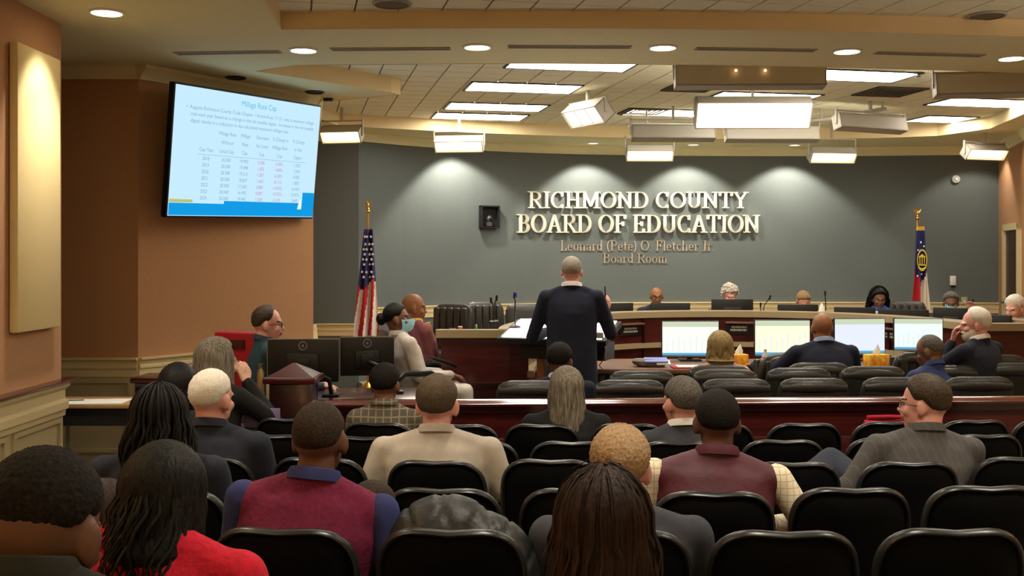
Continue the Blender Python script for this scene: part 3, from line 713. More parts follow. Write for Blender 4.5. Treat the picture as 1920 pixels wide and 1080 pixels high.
obj('work_surface', band(inn, .06, .66, .82, .86), LAMIN, DAIS)
obj('kick_base', band(inn, -.015, 0, 0, .12), MAHOGD, DAIS)
ze = ZT-.07; y0 = 8.42*SD
m = MB(); m.b2((-.625, y0, 0), (.145, y0+.06, ze)); m.b2((-.625, y0+.06, 0), (-.56, y0+1.3, ze)); obj('end_panel', m, MAHOG, DAIS, False)
m = MB(); m.b2((-.67, y0-.04, ze), (.18, y0+.08, ZT)); obj('end_top', m, LAMIN, DAIS, False, label='beige laminate end top')
m = MB(); m.b2((-.34, y0-.025, .20), (.12, y0, .69)); m.b2((-.37, y0-.04, .69), (.14, y0, .71)); obj('raised_panel', m, MAHOGD, DAIS, False)
xa, ya = 3.98*SD, 9.25*SD-.03
m = MB(); m.b2((xa, ya, 0), (xa+.86, ya+.06, ze)); m.b2((xa+.8, ya+.06, 0), (xa+.86, ya+1.1, ze)); obj('end_panel', m, MAHOG, DAIS, False)
m = MB(); m.b2((xa-.03, ya-.04, ze), (xa+.9, ya+.12, ZT)); m.b2((xa+.7, ya+.12, ze), (xa+.9, ya+1.12, ZT)); obj('end_top', m, LAMIN, DAIS, False, label='beige laminate end top')
# seams between panels of the curved front
def at_inner(px):
    best = min(range(len(inn)*8-8), key=lambda k: abs(PX(px, 1)*(inn[k//8][1]*(1-k % 8/8)+inn[k//8+1][1]*(k % 8/8))-(inn[k//8][0]*(1-k % 8/8)+inn[k//8+1][0]*(k % 8/8))) + (0 if inn[k//8][1] > 10.7 else 5))
    i, f = best//8, best % 8/8; a, b = Vector(inn[i]), Vector(inn[i+1]); p = a.lerp(b, f); return p, math.atan2(b.y-a.y, b.x-a.x)
for px in (1206, 1325, 1402, 1545, 1670):
    p, an = at_inner(px); M = Matrix.Translation((p.x, p.y, 0)) @ Matrix.Rotation(an, 4, 'Z')
    m = MB(); m.b2((-.012, -.035, 0), (.012, -.0005, ZT-.07), M=M); obj('panel_seam', m, MAHOGD, DAIS, False)
for px, l in ((1180, 'dark name plate with blurred pale lettering beside the standing man'), (1386, 'dark name plate with blurred pale lettering behind the blonde woman'), (1667, 'dark name plate peeking between the last two lit screens')):
    p, an = at_inner(px); t = thing('name_plate', l, 'name plate', (p.x, p.y, .975), an, 'name plates on the curved desk')
    m = MB(); m.box((0, -.045, .065), (.33, .08, .02), bev=.004); obj('ledge', m, mat('ledge_wood', (122, 84, 72), .4), t)
    m = MB(); m.box((0, -.012, -.01), (.32, .02, .13), bev=.004); obj('plate', m, BLACKP, t)
    m = MB()
    for k, (wd_, n_) in enumerate(((.19, 9), (.22, 11))):
        for q in range(n_): m.box((-wd_/2+wd_*(q+.5)/n_, -.0235, .012-.035*k), (wd_/n_*.72, .002, .02 if (q+k) % 3 else .026))
    obj('lettering', m, mat('plate_letters', (214, 206, 196), .6), t, False)

# ------------------------------------------------------------------ rail and newel post in front of the well
rail = thing('wooden_rail', 'long glossy mahogany rail dividing the audience from the well', 'railing', (0, 0, 0))
ra, rb = Vector((-1.30, 7.0)), Vector((4.3, 7.24)); an = math.atan2(rb.y-ra.y, rb.x-ra.x); L = (rb-ra).length
MR = Matrix.Translation((ra.x, ra.y, 0)) @ Matrix.Rotation(an, 4, 'Z')
def xprof(prof): m = MB(); m.loft([[(x, y, z) for y, z in prof] for x in (0, L)], M=MR); return m
cap = [(-.09, .835), (-.095, .85)]+[(-.085+.17*i/10, .852+.022*math.sin(PI*i/10)) for i in range(11)]+[(.095, .85), (.09, .835)]
obj('rail_cap', xprof(cap), mat('mahogany_gloss', (92, 30, 28), .16, var=.2, scale=6, stretch=(.4, 6, 6), coat=.8), rail)
obj('rail_moulding', xprof([(-.07, .79), (-.08, .835), (.08, .835), (.07, .79)]), MAHOGD, rail)
obj('rail_body', xprof([(-.045, -.02), (-.045, .79), (.045, .79), (.045, -.02)]), MAHOG, rail)
for k in range(7):
    x0, x1 = L*k/7+.06, L*(k+1)/7-.06; m = MB(); m.b2((x0, -.062, .16), (x1, -.045, .62), M=MR, bev=.012); obj('rail_panel', m, MAHOG, rail)
obj('rail_plinth', xprof([(-.06, -.02), (-.06, .12), (.06, .12), (.06, -.02)]), MAHOGD, rail)
post = thing('newel_post', 'square mahogany newel post with a pyramid cap at the end of the rail', 'post', (-1.43, 7.0, 0))
m = MB(); m.box((0, 0, .50), (.27, .27, 1.0), bev=.01); obj('shaft', m, MAHOGD, post)
m = MB(); m.box((0, 0, 1.015), (.34, .34, .04), bev=.01); obj('cap_slab', m, MAHOG, post)
m = MB(); m.loft([[(s*.15, u*.15, 1.035) for s, u in ((-1,-1),(1,-1),(1,1),(-1,1))], [(s*.012, u*.012, 1.115) for s, u in ((-1,-1),(1,-1),(1,1),(-1,1))]]); obj('pyramid_cap', m, MAHOG, post, False)
m = MB(); m.box((0, 0, .06), (.31, .31, .14), bev=.01); obj('plinth', m, MAHOGD, post)

# ------------------------------------------------------------------ audience chairs
CH = .86
def back_outline(wt, z0, z1, n=22, dip=.012, r=.15):
    """closed outline (x,z) of a chair back: slightly waisted at the bottom, big round shoulders, shallow dip on top"""
    pts = []
    for i in range(n+1):
        a = PI*i/n; c, s = math.cos(a), math.sin(a)
        x = wt*math.copysign(abs(c)**.62, c); z = z1-r*1.25+r*1.25*abs(s)**.62
        z -= dip*math.exp(-(x/.09)**2)
        pts.append((x, z))
    pts += [(-wt*.98, z1-.3), (-wt*.86, z0+.03), (-wt*.7, z0), (wt*.7, z0), (wt*.86, z0+.03), (wt*.98, z1-.3)]
    return pts
def make_theatre():
    t = thing('audience_chair', 'tmp', 'chair', (0, 0, 0))
    ol = back_outline(.212, .40, CH)
    def lean(z): return -.03-.17*(z-.4)
    def curve(x): return -.05*(x/.21)**2*-1
    def P3(x, z, y): return (x, lean(z)+curve(x)+y, z)
    def shell(sc, y0, y1, inner_):
        m = MB(); cx, cz = 0, .63
        rings = []
        for sc_, y in ((.0, y0), (.55, y0), (.9, y0*.9+y1*.1), (1.0, (y0+y1)/2), (.9, y1*.9+y0*.1), (.55, y1), (.0, y1)):
            rings.append([P3(cx+(x-cx)*sc_*sc, cz+(z-cz)*sc_*sc, y) for x, z in ol])
        m.loft(rings, cap=False); return m
    obj('back_shell', shell(.985, -.035, .012, 0), SHELL, t, angle=70)
    obj('back_cushion', shell(.93, -.005, .05, 1), FABRIC, t, angle=70)
    rim = [P3(x, z, -.012) for x, z in ol]
    m = MB(); n = len(rim); rings = []
    for i, p in enumerate(rim):
        p = Vector(p); tn = (Vector(rim[(i+1) % n])-Vector(rim[i-1])).normalized(); a = tn.cross(Vector((0, 1, 0))).normalized(); b = tn.cross(a)
        rings.append([p+a*.011*math.cos(2*PI*j/8)+b*.02*math.sin(2*PI*j/8) for j in range(8)])
    m.loft(rings, closed=True); obj('back_rim', m, RIM, t, angle=70, label='shiny rounded rim')
    m = MB(); m.box((0, .20, .40), (.42, .42, .09), bev=.04, seg=3); obj('seat', m, FABRIC, t)
    m = MB(); m.box((0, .19, .345), (.38, .38, .03), bev=.012); obj('seat_pan', m, SHELL, t)
    for sx in (-1, 1):
        m = MB(); m.tube([(sx*.205, -.02, .5), (sx*.21, -.03, .36), (sx*.2, .02, .3), (sx*.2, .18, .3)], .014, 8); obj('side_bracket', m, DARKST, t)
        m = MB(); m.tube([(sx*.19, .16, .32), (sx*.19, .15, .02)], .018, 8); m.box((sx*.19, .15, .012), (.06, .34, .024), bev=.008); obj('leg', m, DARKST, t)
    return t
theatre = make_theatre(); tused = [False]
def chair(px, py, ht, label, row, d=None):
    """ht: guess of floor is solved from the sight line of the chair top"""
    y = d
    if y is None:
        y = 3.0
        for _ in range(20): y = (HC-(zf(y)+CH))*F/(py-HY)
    x = PX(px, y); y2 = y+.09
    rz = -.4*math.atan2(1.6-x, 12-y)
    if not tused[0]: o = theatre; o.location = (x, y2, zf(y2)); o.rotation_euler = (0, 0, rz); o['label'] = label; o['group'] = row; tused[0] = True
    else: o = dup(theatre, (x, y2, zf(y2)), rz, label, row)
    return o
R1 = 'row of chairs closest to the camera'; R2 = 'second row of chairs'; R3 = 'third row of chairs'; R4 = 'fourth row of chairs'; R5 = 'chairs along the mahogany rail'
for px, py, l in ((533, 984, 'black chair in the nearest row behind the man in the maroon sweater vest'), (848, 986, 'large empty black chair in the nearest row behind the dark quilted coat'),
                  (1160, 988, 'black chair in the nearest row mostly hidden by long brown hair'), (1475, 989, 'empty black chair in the nearest row, first past the grey suit shoulder'),
                  (1790, 985, 'empty black chair in the nearest row at the picture edge')): chair(px, py, 0, l, R1)
for px, py, l in ((318, 912, 'black chair in the second row hidden by the woman in red'), (575, 912, 'black chair in the second row hidden by the maroon sweater man'), (832, 911, 'black chair in the second row with the dark quilted coat over it'),
                  (1090, 912, 'black chair in the second row partly hidden by the long brown hair'), (1342, 917, 'black chair in the second row behind the burgundy vest man'),
                  (1600, 910, 'empty black chair in the second row beside the burgundy vest man'), (1850, 906, 'empty black chair in the second row closest to the door side')): chair(px, py, 0, l, R2)
for px, py, l in ((390, 853, 'black chair in the third row behind the white haired man'), (600, 855, 'empty black chair in the third row beside the maroon sweater man'), (820, 860, 'black chair in the third row behind the beige suit jacket'),
                  (1035, 858, 'empty black chair in the third row between beige suit and blond hair'), (1262, 862, 'black chair in the third row hidden behind the blond haired man'), (1485, 863, 'empty black chair in the third row past the cream shirt sleeve'),
                  (1707, 862, 'black chair in the third row behind the pinstripe jacket'), (1915, 853, 'empty black chair in the third row beyond the pinstripe jacket')): chair(px, py, 0, l, R3)
for px, py, l in ((520, 812, 'black chair in the fourth row beside the dark suit of the white haired man'), (690, 816, 'black chair in the fourth row behind the plaid jacket'), (895, 824, 'black chair in the fourth row at the elbow of the beige suit'), (1075, 825, 'black chair in the fourth row behind the long grey haired woman'),
                  (1275, 825, 'black chair in the fourth row behind the grey suited man'), (1470, 822, 'empty black chair in the fourth row beside the burgundy vest'), (1665, 818, 'black chair in the fourth row hidden behind the pinstripe man'),
                  (1845, 812, 'empty black chair in the fourth row near the pinstripe shoulder')): chair(px, py, 0, l, R4)
for px, py, l in ((545, 784, 'black chair by the rail near the newel post'), (712, 792, 'black chair by the rail behind the plaid jacket'), (868, 795, 'black chair by the rail hidden by the beige suit'), (1018, 795, 'black chair by the rail beside the grey haired woman in black'),
                  (1180, 794, 'empty black chair by the rail between grey haired woman and dark grey suit'), (1345, 794, 'black chair by the rail hidden by the burgundy vest man'), (1510, 793, 'empty black chair by the rail in open view before the last glossy stretch'),
                  (1668, 790, 'black chair by the rail with red cloth over it'), (1827, 787, 'empty black chair by the rail behind the pinstripe man'), (1965, 785, 'black chair by the rail cut by the picture edge')): chair(px, py, 0, l, R5)

# ------------------------------------------------------------------ executive chairs
def make_exec(nm, lm, tufted=False):
    t = thing(nm, 'tmp', 'chair', (0, 0, 0))
    m = MB(); rings = []
    for i, (z, hw, dp, y) in enumerate(((.50, .20, .05, -.19), (.56, .235, .075, -.2), (.68, .25, .085, -.215), (.80, .255, .08, -.235), (.87, .25, .085, -.25), (.915, .235, .075, -.255), (.94, .20, .05, -.258), (.952, .15, .02, -.258))):
        rings.append([(hw*math.copysign(abs(math.cos(a))**.45, math.cos(a)), y+.5*dp*math.copysign(abs(math.sin(a))**.7, math.sin(a)), z) for a in [2*PI*j/24 for j in range(24)]])
    m.loft(rings); obj('backrest', m, lm, t, angle=75)
    m = MB()
    m.tube([(-.23, -.255, .88), (-.12, -.262, .888), (0, -.264, .89), (.12, -.262, .888), (.23, -.255, .88)], [.035, .045, .048, .045, .035], 12); obj('head_roll', m, lm, t, angle=75)
    if tufted:
        for k in range(5):
            m = MB(); m.box((-.18+.09*k, -.285, .76), (.082, .03, .30), bev=.014, seg=2); m.box((-.18+.09*k, -.185, .74), (.082, .05, .36), bev=.022, seg=2); obj('tuft', m, lm, t)
    m = MB(); m.box((0, .06, .46), (.50, .50, .11), bev=.05, seg=3); obj('seat', m, lm, t)
    for sx in (-1, 1):
        m = MB(); m.tube([(sx*.26, -.18, .48), (sx*.29, -.17, .60), (sx*.29, -.1, .66), (sx*.29, .12, .66), (sx*.28, .2, .62), (sx*.26, .16, .46)], [.018, .018, .024, .028, .02, .018], 8); obj('armrest', m, BLACKP, t)
    m = MB(); m.rcone((0, .04, .10), .03, (0, .04, .42), .026); obj('gas_column', m, DARKST, t)
    m = MB()
    for k in range(5):
        a = 2*PI*k/5+.3; m.tube([(0, .04, .11), (.29*math.cos(a), .04+.29*math.sin(a), .075)], [.028, .018], 8)
    obj('star_base', m, BLACKP, t)
    for k in range(5):
        a = 2*PI*k/5+.3; m = MB(); m.ell((.29*math.cos(a), .04+.29*math.sin(a), .032), (.03, .03, .032), seg=10, rings=6); obj('caster', m, BLACKP, t)
    return t
exA = make_exec('executive_chair', LEATHER); exB = make_exec('executive_chair', LEATHERG, True)
exu = {id(exA): False, id(exB): False}
def exec_chair(src, px, py, label, group, d=None, z=0, rz=0, top=.945):
    y = d or (HC-(z+top))*F/(py-HY)
    y = y+0; x = PX(px, y)
    loc = (x, y+.25, z if d is None else max(0, ZY(py, d)-top))
    if not exu[id(src)]: exu[id(src)] = True; src.location = loc; src.rotation_euler = (0, 0, rz); src['label'] = label; src['group'] = group; return src
    return dup(src, loc, rz, label, group)
N1 = 'leather chairs just beyond the rail'; N2 = 'second line of leather chairs beyond the rail'
for px, py, l in ((998, 721, 'black leather chair just beyond the rail behind the dark haired man'), (1180, 720, 'empty black leather chair just beyond the rail under the standing man'), (1380, 718, 'black leather chair just beyond the rail below the blonde bob'),
                  (1525, 718, 'black leather chair just beyond the rail below the bald man in navy'), (1680, 717, 'black leather chair just beyond the rail below the tissue box'), (1835, 713, 'black leather chair just beyond the rail below the white bearded man'), (1990, 711, 'black leather chair just beyond the rail at the picture edge')):
    exec_chair(exA, px, py, l, N1, d=7.42+.0003*(px-960), z=0)
for px, py, l in ((1203, 696, 'black leather chair in the second line in front of the papers'), (1359, 694, 'black leather chair in the second line behind the blonde bob'), (1497, 691, 'black leather chair in the second line behind the navy suited bald man'),
                  (1636, 688, 'black leather chair in the second line in front of the tissue box'), (1773, 686, 'black leather chair in the second line behind the blue jacket'), (1896, 682, 'black leather chair in the second line behind the white bearded man')):
    exec_chair(exA, px, py, l, N2, d=7.95+.0005*(px-1200))
STF = 'chairs of the people at the staff table'
for px, py, d, l, rz in ((1348, 686, 8.40, 'leather chair of the blonde woman in the tan jacket', 0), (1535, 681, 8.45, 'pale lit leather chair behind the bald man in navy', 0), (1412, 667, 8.78, 'turned grey leather chair beside the blonde woman', .9),
                      (1692, 662, 8.75, 'tufted leather chair turned at the last screen', .5), (1862, 667, 8.55, 'tufted leather chair of the white bearded man', .1)):
    exec_chair(exB, px, py, l, STF, d=d, rz=rz)
BRD = 'leather chairs around the curved desk'
for px, py, d, l, rz in ((828, 572, 10.6, 'tall leather chair behind the man in the mauve jacket', PI-.5), (918, 568, 11.6, 'empty tufted leather chair facing the room behind the curved desk', PI+.3), (985, 572, 12.0, 'empty leather chair half hidden by the standing man', PI),
                      (1700, 566, 12.2, 'tufted leather chair beside the black haired board woman', PI-.3), (1231, 590, 12.75, 'leather chair hidden behind the bald board member', PI), (1368, 592, 12.75, 'leather chair hidden behind the curly haired board member', PI),
                      (1506, 592, 12.7, 'leather chair hidden behind the bowed sandy haired board member', PI)):
    y = d*SD if d > 9.5 else d; zb = ZD
    o = dup(exB if px in (828, 918, 1700) else exA, (PX(px, y), y, zb), rz, l, BRD)
    o.scale = (1, 1, (ZY(py, y)-zb)/.95) if d > 9.6 and px not in (1231, 1368, 1506) else (1, 1, 1)

# ------------------------------------------------------------------ staff table with screens
tb = thing('staff_table', 'long dark table holding the row of lit screens in the well', 'table', (2.32, 9.55, 0))
m = MB(); m.box((0, 0, .84), (3.29, .95, .04), bev=.01); obj('tabletop', m, mat('table_wood', (120, 84, 66), .4, var=.15, scale=5, stretch=(1, 6, 6)), tb)
m = MB(); m.box((0, .3, .5), (3.0, .02, .62)); obj('modesty_panel', m, MAHOGD, tb, False)
for sx in (-1, 1):
    for sy in (-1, 1):
        m = MB(); m.box((sx*1.55, sy*.38, .41), (.06, .06, .82), bev=.006); obj('leg', m, DARKST, tb)
def monitor(px0, px1, pt, pb, d, yaw, label, page, zt, group='lit screens on the staff table', front=True, bars=True):
    x = PX((px0+px1)/2, d); W = (px1-px0)*d/F/max(.5, math.cos(yaw)); H = (pb-pt)*d/F; zc = ZY((pt+pb)/2, d)
    t = thing('monitor', label, 'monitor', (x, d, zt), yaw, group); c = zc-zt
    m = MB(); m.box((0, .015, c-.004), (W+.016, .03, H+.022), bev=.005); obj('bezel', m, BLACKP, t)
    m = MB(); m.box((0, -.001, c), (W, .004, H)); obj('screen', m, page, t, False)
    m = MB(); m.b2((-W/2, -.0045, c-H/2), (W/2, -.003, c-H/2+H*.07)); obj('blue_strip', m, E_STRIP, t, False)
    m = MB(); m.b2((-W/2, -.0045, c+H/2-H*.16), (W/2, -.003, c+H/2)); obj('heading_band', m, E_TOPB, t, False)
    if bars:
        for k in range(9):
            h = H*(.28+.3*((k*37) % 11)/11); xx = -W*.42+W*.84*k/8; m = MB(); m.b2((xx-.006, -.0045, c-H*.40), (xx+.006, -.003, c-H*.40+h)); obj('chart_bar', m, E_BAR1, t, False)
    m = MB(); m.box((0, -.0005, c-H/2-.008), (W, .008, .012)); obj('lower_bezel', m, mat('silver_bezel', (150, 148, 140), .4), t, False)
    m = MB(); m.box((0, .05, c*.5), (.05, .03, max(.04, c))); m.box((0, .04, .008), (.2, .16, .016), bev=.006); obj('stand', m, BLACKP, t)
    return t
monitor(1242, 1347, 603, 666, 9.8, 0, 'lit white screen beside the blonde woman, first of the row', E_PG1, .86)
monitor(1416, 1518, 601, 665, 9.8, 0, 'lit yellowish screen before the bald man in navy', E_PG2, .86)
monitor(1564, 1660, 598, 662, 9.8, .1, 'lit lavender screen behind the tissue box', E_PG3, .86)
monitor(1679, 1765, 598, 655, 9.75, -.12, 'lit pale screen behind the man with grey stubble hair, last of the row', E_PG4, .86)
def tissue(px, pt, pm, pb, wpx, d, label, m1, zt):
    W = wpx*d/F; zb = zt; H = (pb-pm)*d/F; t = thing('tissue_box', label, 'tissue box', (PX(px, d), d, zb), .2)
    m = MB(); m.box((0, 0, H/2), (W, .11, H), bev=.004); obj('carton', m, m1, t)
    m = MB(); m.loft([[(.035*math.cos(a)*s+.004*k, .02*math.sin(a)*s, H-.003+z) for a in [2*PI*j/10 for j in range(10)]] for k, (s, z) in enumerate(((1, 0), (1.05, .03), (.7, .05), (.35, .075), (.05, .09)))]); obj('tissue', m, PAPER, t)
FLOWER = mat('flower_print', (252, 214, 50), .6, rgb2=(240, 140, 50), scale=28, detail=1)
tissue(1643, 640, 664, 687, 42, 9.3, 'yellow flowered tissue box with a white tissue on the staff table', FLOWER, .86)
tissue(1385, 650, 668, 690, 30, 9.35, 'yellow tissue box half hidden beside the blonde woman', FLOWER, .86)
t = thing('drink_bottle', 'small clear bottle with a red label on the staff table', 'bottle', (PX(1435, 9.25), 9.25, .86))
m = MB(); m.lathe([(.001, 0), (.03, 0), (.032, .01), (.032, .09), (.03, .1), (.012, .125), (.012, .14), (.001, .14)], seg=16); obj('bottle_body', m, mat('milky_plastic', (214, 206, 200), .3), t)
m = MB(); m.lathe([(.033, .035), (.033, .085)], seg=16); obj('bottle_label', m, mat('red_label', (190, 60, 66), .5), t)
m = MB(); m.lathe([(.001, .14), (.014, .14), (.014, .155), (.001, .155)], seg=12); obj('bottle_cap', m, WHITEP, t)
t = thing('tote_bag', 'slouched grey tote holding blue and white papers on the table end', 'bag', (PX(1222, 9.3), 9.3, .86))
m = MB(); m.loft([[(.14*s*math.copysign(abs(math.cos(a))**.6, math.cos(a))-.02*k, .08*s*math.sin(a), z) for a in [2*PI*j/16 for j in range(16)]] for k, (s, z) in enumerate(((.8, 0), (1, .02), (.98, .05), (.7, .068)))]); obj('bag_body', m, mat('tote_grey', (120, 112, 104), .8), t)
m = MB(); m.box((.03, -.03, .07), (.2, .11, .012), M=Matrix.Rotation(.25, 4, 'X')); obj('blue_paper', m, mat('blue_paper', (132, 150, 220), .7), t, False)
m = MB(); m.box((.09, -.05, .06), (.12, .08, .012), M=Matrix.Rotation(.35, 4, 'X')); obj('white_paper', m, PAPER, t, False)
t = thing('red_folder', 'red folder with a white sheet lying on the staff table', 'folder', (PX(1285, 9.2), 9.2, .86))
m = MB(); m.box((0, 0, .006), (.24, .2, .012), bev=.003); obj('cover', m, mat('red_card', (176, 40, 44), .6), t)
m = MB(); m.box((.02, -.01, .014), (.19, .16, .004)); obj('sheet', m, PAPER, t, False)
t = thing('plastic_cup', 'small pale cup at the elbow of the white bearded man', 'cup', (PX(1780, 9.2), 9.2, .86))
m = MB(); m.lathe([(.001, 0), (.028, 0), (.036, .1), (.034, .1), (.027, .006), (.001, .006)], seg=18); obj('cup_body', m, WHITEP, t)
m = MB(); m.lathe([(.037, .096), (.039, .1), (.037, .104), (.034, .1)], seg=18); obj('cup_rim', m, WHITEP, t)

# items on the curved desk: monitors from behind, gooseneck microphones
def back_monitor(px0, px1, pt, d, yaw, label, group, zt, H=.31, base=True, tilt=.0):
    W = (px1-px0)*d/F/max(.6, abs(math.cos(yaw))); z1 = ZY(pt, d)
    t = thing('monitor', label, 'monitor', (PX((px0+px1)/2, d), d, zt), yaw, group); c = z1-zt-H/2
    m = MB(); m.box((0, 0, c), (W, .03, H), bev=.008); obj('back_cover', m, BLACKP, t)
    m = MB(); m.box((0, -.022, c-.02), (W*.45, .03, H*.5), bev=.012); obj('rear_housing', m, mat('rear_plastic', (22, 22, 23), .5), t)
    m = MB(); m.box((0, .0165, c), (W-.02, .002, H-.02)); obj('screen', m, mat('dim_screen', (50, 56, 64), .2), t, False)
    if base:
        m = MB(); m.box((0, -.03, c*.5), (.05, .025, max(.05, c))); m.box((0, -.02, .008), (.22, .16, .016), bev=.006); obj('stand', m, BLACKP, t)
    return t
BM = 'dark monitors seen from behind along the curved desk'
for a, b, pt, d, yw, l in ((1136, 1188, 568, 11.6, .3, 'monitor back just past the raised hand of the standing man'), (1219, 1294, 568, 11.75, 0, 'monitor back before the bald board member'), (1334, 1412, 561, 11.8, 0, 'tall monitor back before the curly grey haired board member'),
                        (1459, 1533, 571, 11.65, -.1, 'monitor back before the bowed sandy haired board member'), (1567, 1638, 576, 11.35, -.3, 'monitor back before the black haired woman'), (1652, 1735, 580, 11.1, -.4, 'wide monitor back between black haired woman and state flag'),
                        (1757, 1812, 577, 10.75, -.6, 'monitor back before the masked board member'), (1850, 1886, 590, 9.9, -.9, 'monitor back before the board member in light blue')):
    back_monitor(a, b, pt, d*SD, yw, l, BM, .86)
def gooseneck(px, pt, d, label, dx, zb, em=None, r=.011, group='gooseneck microphones', tall=None):
    z1 = ZY(pt, d)-zb; t = thing('microphone', label, 'microphone', (PX(px, d)-dx, d, zb), 0, group)
    m = MB(); m.lathe([(.001, 0), (.05, 0), (.05, .012), (.03, .022), (.001, .024)], seg=16); obj('base', m, BLACKP, t)
    m = MB(); m.tube([(0, 0, .02), (0, 0, z1*.5), (dx*.3, 0, z1*.75), (dx, 0, z1-.03)], .006, 6); obj('gooseneck', m, BLACKP, t)
    m = MB(); m.rcone((dx, 0, z1-.05), r, (dx*1.1, -.005, z1-r), r*1.1); obj('capsule', m, BLACKP, t)
    if em: m = MB(); m.lathe([(r*1.15, -.006), (r*1.3, 0), (r*1.15, .006)], (dx*1.1, 0, z1-.02), 14); obj('light_ring', m, em, t)
    return t
for px, pt, d, l, dx in ((921, 557, 9.3, 'slim microphone by the empty tufted chair', -.02), (931, 553, 9.4, 'second slim microphone close beside the first by the empty tufted chair', .02), (1426, 567, 11.45, 'short microphone past the tall monitor', 0), (1443, 553, 11.5, 'bent microphone leaning toward the sandy haired board member', .09),
                      (1547, 545, 11.5, 'tall thin microphone beyond the bald navy head', -.01), (1824, 560, 10.6, 'slim microphone behind the white bearded man', 0)):
    gooseneck(px, pt, d*SD, l, dx, .86 if d > 9.5 else ZT)
t = thing('tissue_roll', 'white crumpled tissue standing on the curved desk edge above the bald head', 'tissue', (PX(1541, 11.3*SD), 11.3*SD, ZT))
m = MB(); m.loft([[(.03*s*math.cos(a), .02*s*math.sin(a), z) for a in [2*PI*j/10 for j in range(10)]] for s, z in ((1, 0), (1.1, .03), (.8, .06), (.4, .09), (.05, .1))]); obj('tissue_fold', m, PAPER, t)
m = MB(); m.box((0, 0, .004), (.09, .06, .008), bev=.003); obj('tissue_pack', m, WHITEP, t)
t = thing('pink_cup', 'small pink cup on the desk end before the covered chair', 'cup', (PX(863, 9.46), 9.46, ZT)); m = MB(); m.lathe([(.001, 0), (.018, 0), (.02, .022), (.001, .022)], seg=14); obj('cup_body', m, mat('pink_plastic', (216, 130, 120), .5), t)
m = MB(); m.lathe([(.02, .02), (.022, .023), (.02, .026)], seg=14); obj('cup_rim', m, PAPER, t)
t = thing('green_marker', 'small green item on the desk end near the first empty chair', 'marker', (PX(893, 9.46), 9.46, ZT)); m = MB(); m.rcone((0, 0, .0), .010, (0, 0, .025), .010); obj('barrel', m, mat('green_plastic', (90, 170, 90), .5), t); m = MB(); m.rcone((0, 0, .025), .008, (0, 0, .036), .007); obj('cap', m, WHITEP, t)

# ------------------------------------------------------------------ lectern, lit look of the sloping top put in as emission
lx = PX(1034, 8.95); t = thing('lectern', 'lectern with a painted-bright white sloped top in front of the standing man', 'lectern', (lx+.08, 9.15, 0), -.35)
LQ = lambda v: Matrix.Rotation(.35, 4, 'Z') @ (v-Vector((lx+.08, 9.15, 0)))
m = MB(); M = Matrix.Translation((0, 0, 1.17)) @ Matrix.Rotation(math.radians(14), 4, 'X'); m.box((0, 0, 0), (.96, .56, .05), M=M, bev=.01); obj('sloped_top', m, BLACKP, t)
m = MB(); m.box((0, 0, .03), (.88, .50, .008), M=M); obj('painted_glare_panel', m, E_LECT, t, False, label='white sheet with its glare put in as emission')
m = MB(); m.b2((-.30, -.16, .95), (.44, .16, 1.09)); obj('under_box', m, BLACKP, t, False)
m = MB(); m.b2((-.17, -.12, .04), (-.10, .12, .96)); m.b2((.10, -.12, .04), (.17, .12, .96)); obj('column', m, mat('tan_wood', (150, 96, 62), .4, var=.2, scale=6, stretch=(6, 6, .6)), t, False)
m = MB(); m.box((0, 0, .025), (.6, .5, .05), bev=.01); obj('base', m, BLACKP, t)
m = MB(); q = LQ(P(1113, 612, 8.85)); m.box(q, (.03, .02, .06), bev=.004); obj('green_indicator', m, E_GREEN, t, label='small glowing green indicator')
m = MB(); q = LQ(P(1120, 632, 8.8)); m.box(q, (.1, .04, .08), bev=.01); obj('control_box', m, GREYP, t)
m = MB(); q0 = LQ(P(1128, 640, 8.8)); m.tube([q0, q0+Vector((.03, 0, -.06)), q0+Vector((.02, 0, -.14)), q0+Vector((-.02, 0, -.2)), q0+Vector((.02, 0, -.24))], .005, 6); obj('red_cord', m, mat('red_cord', (150, 20, 40), .5), t)
gooseneck(966, 547, 9.25, 'thick microphone with a blue light ring rising over the white topped lectern', 0, 1.2, E_BLUE, .018)

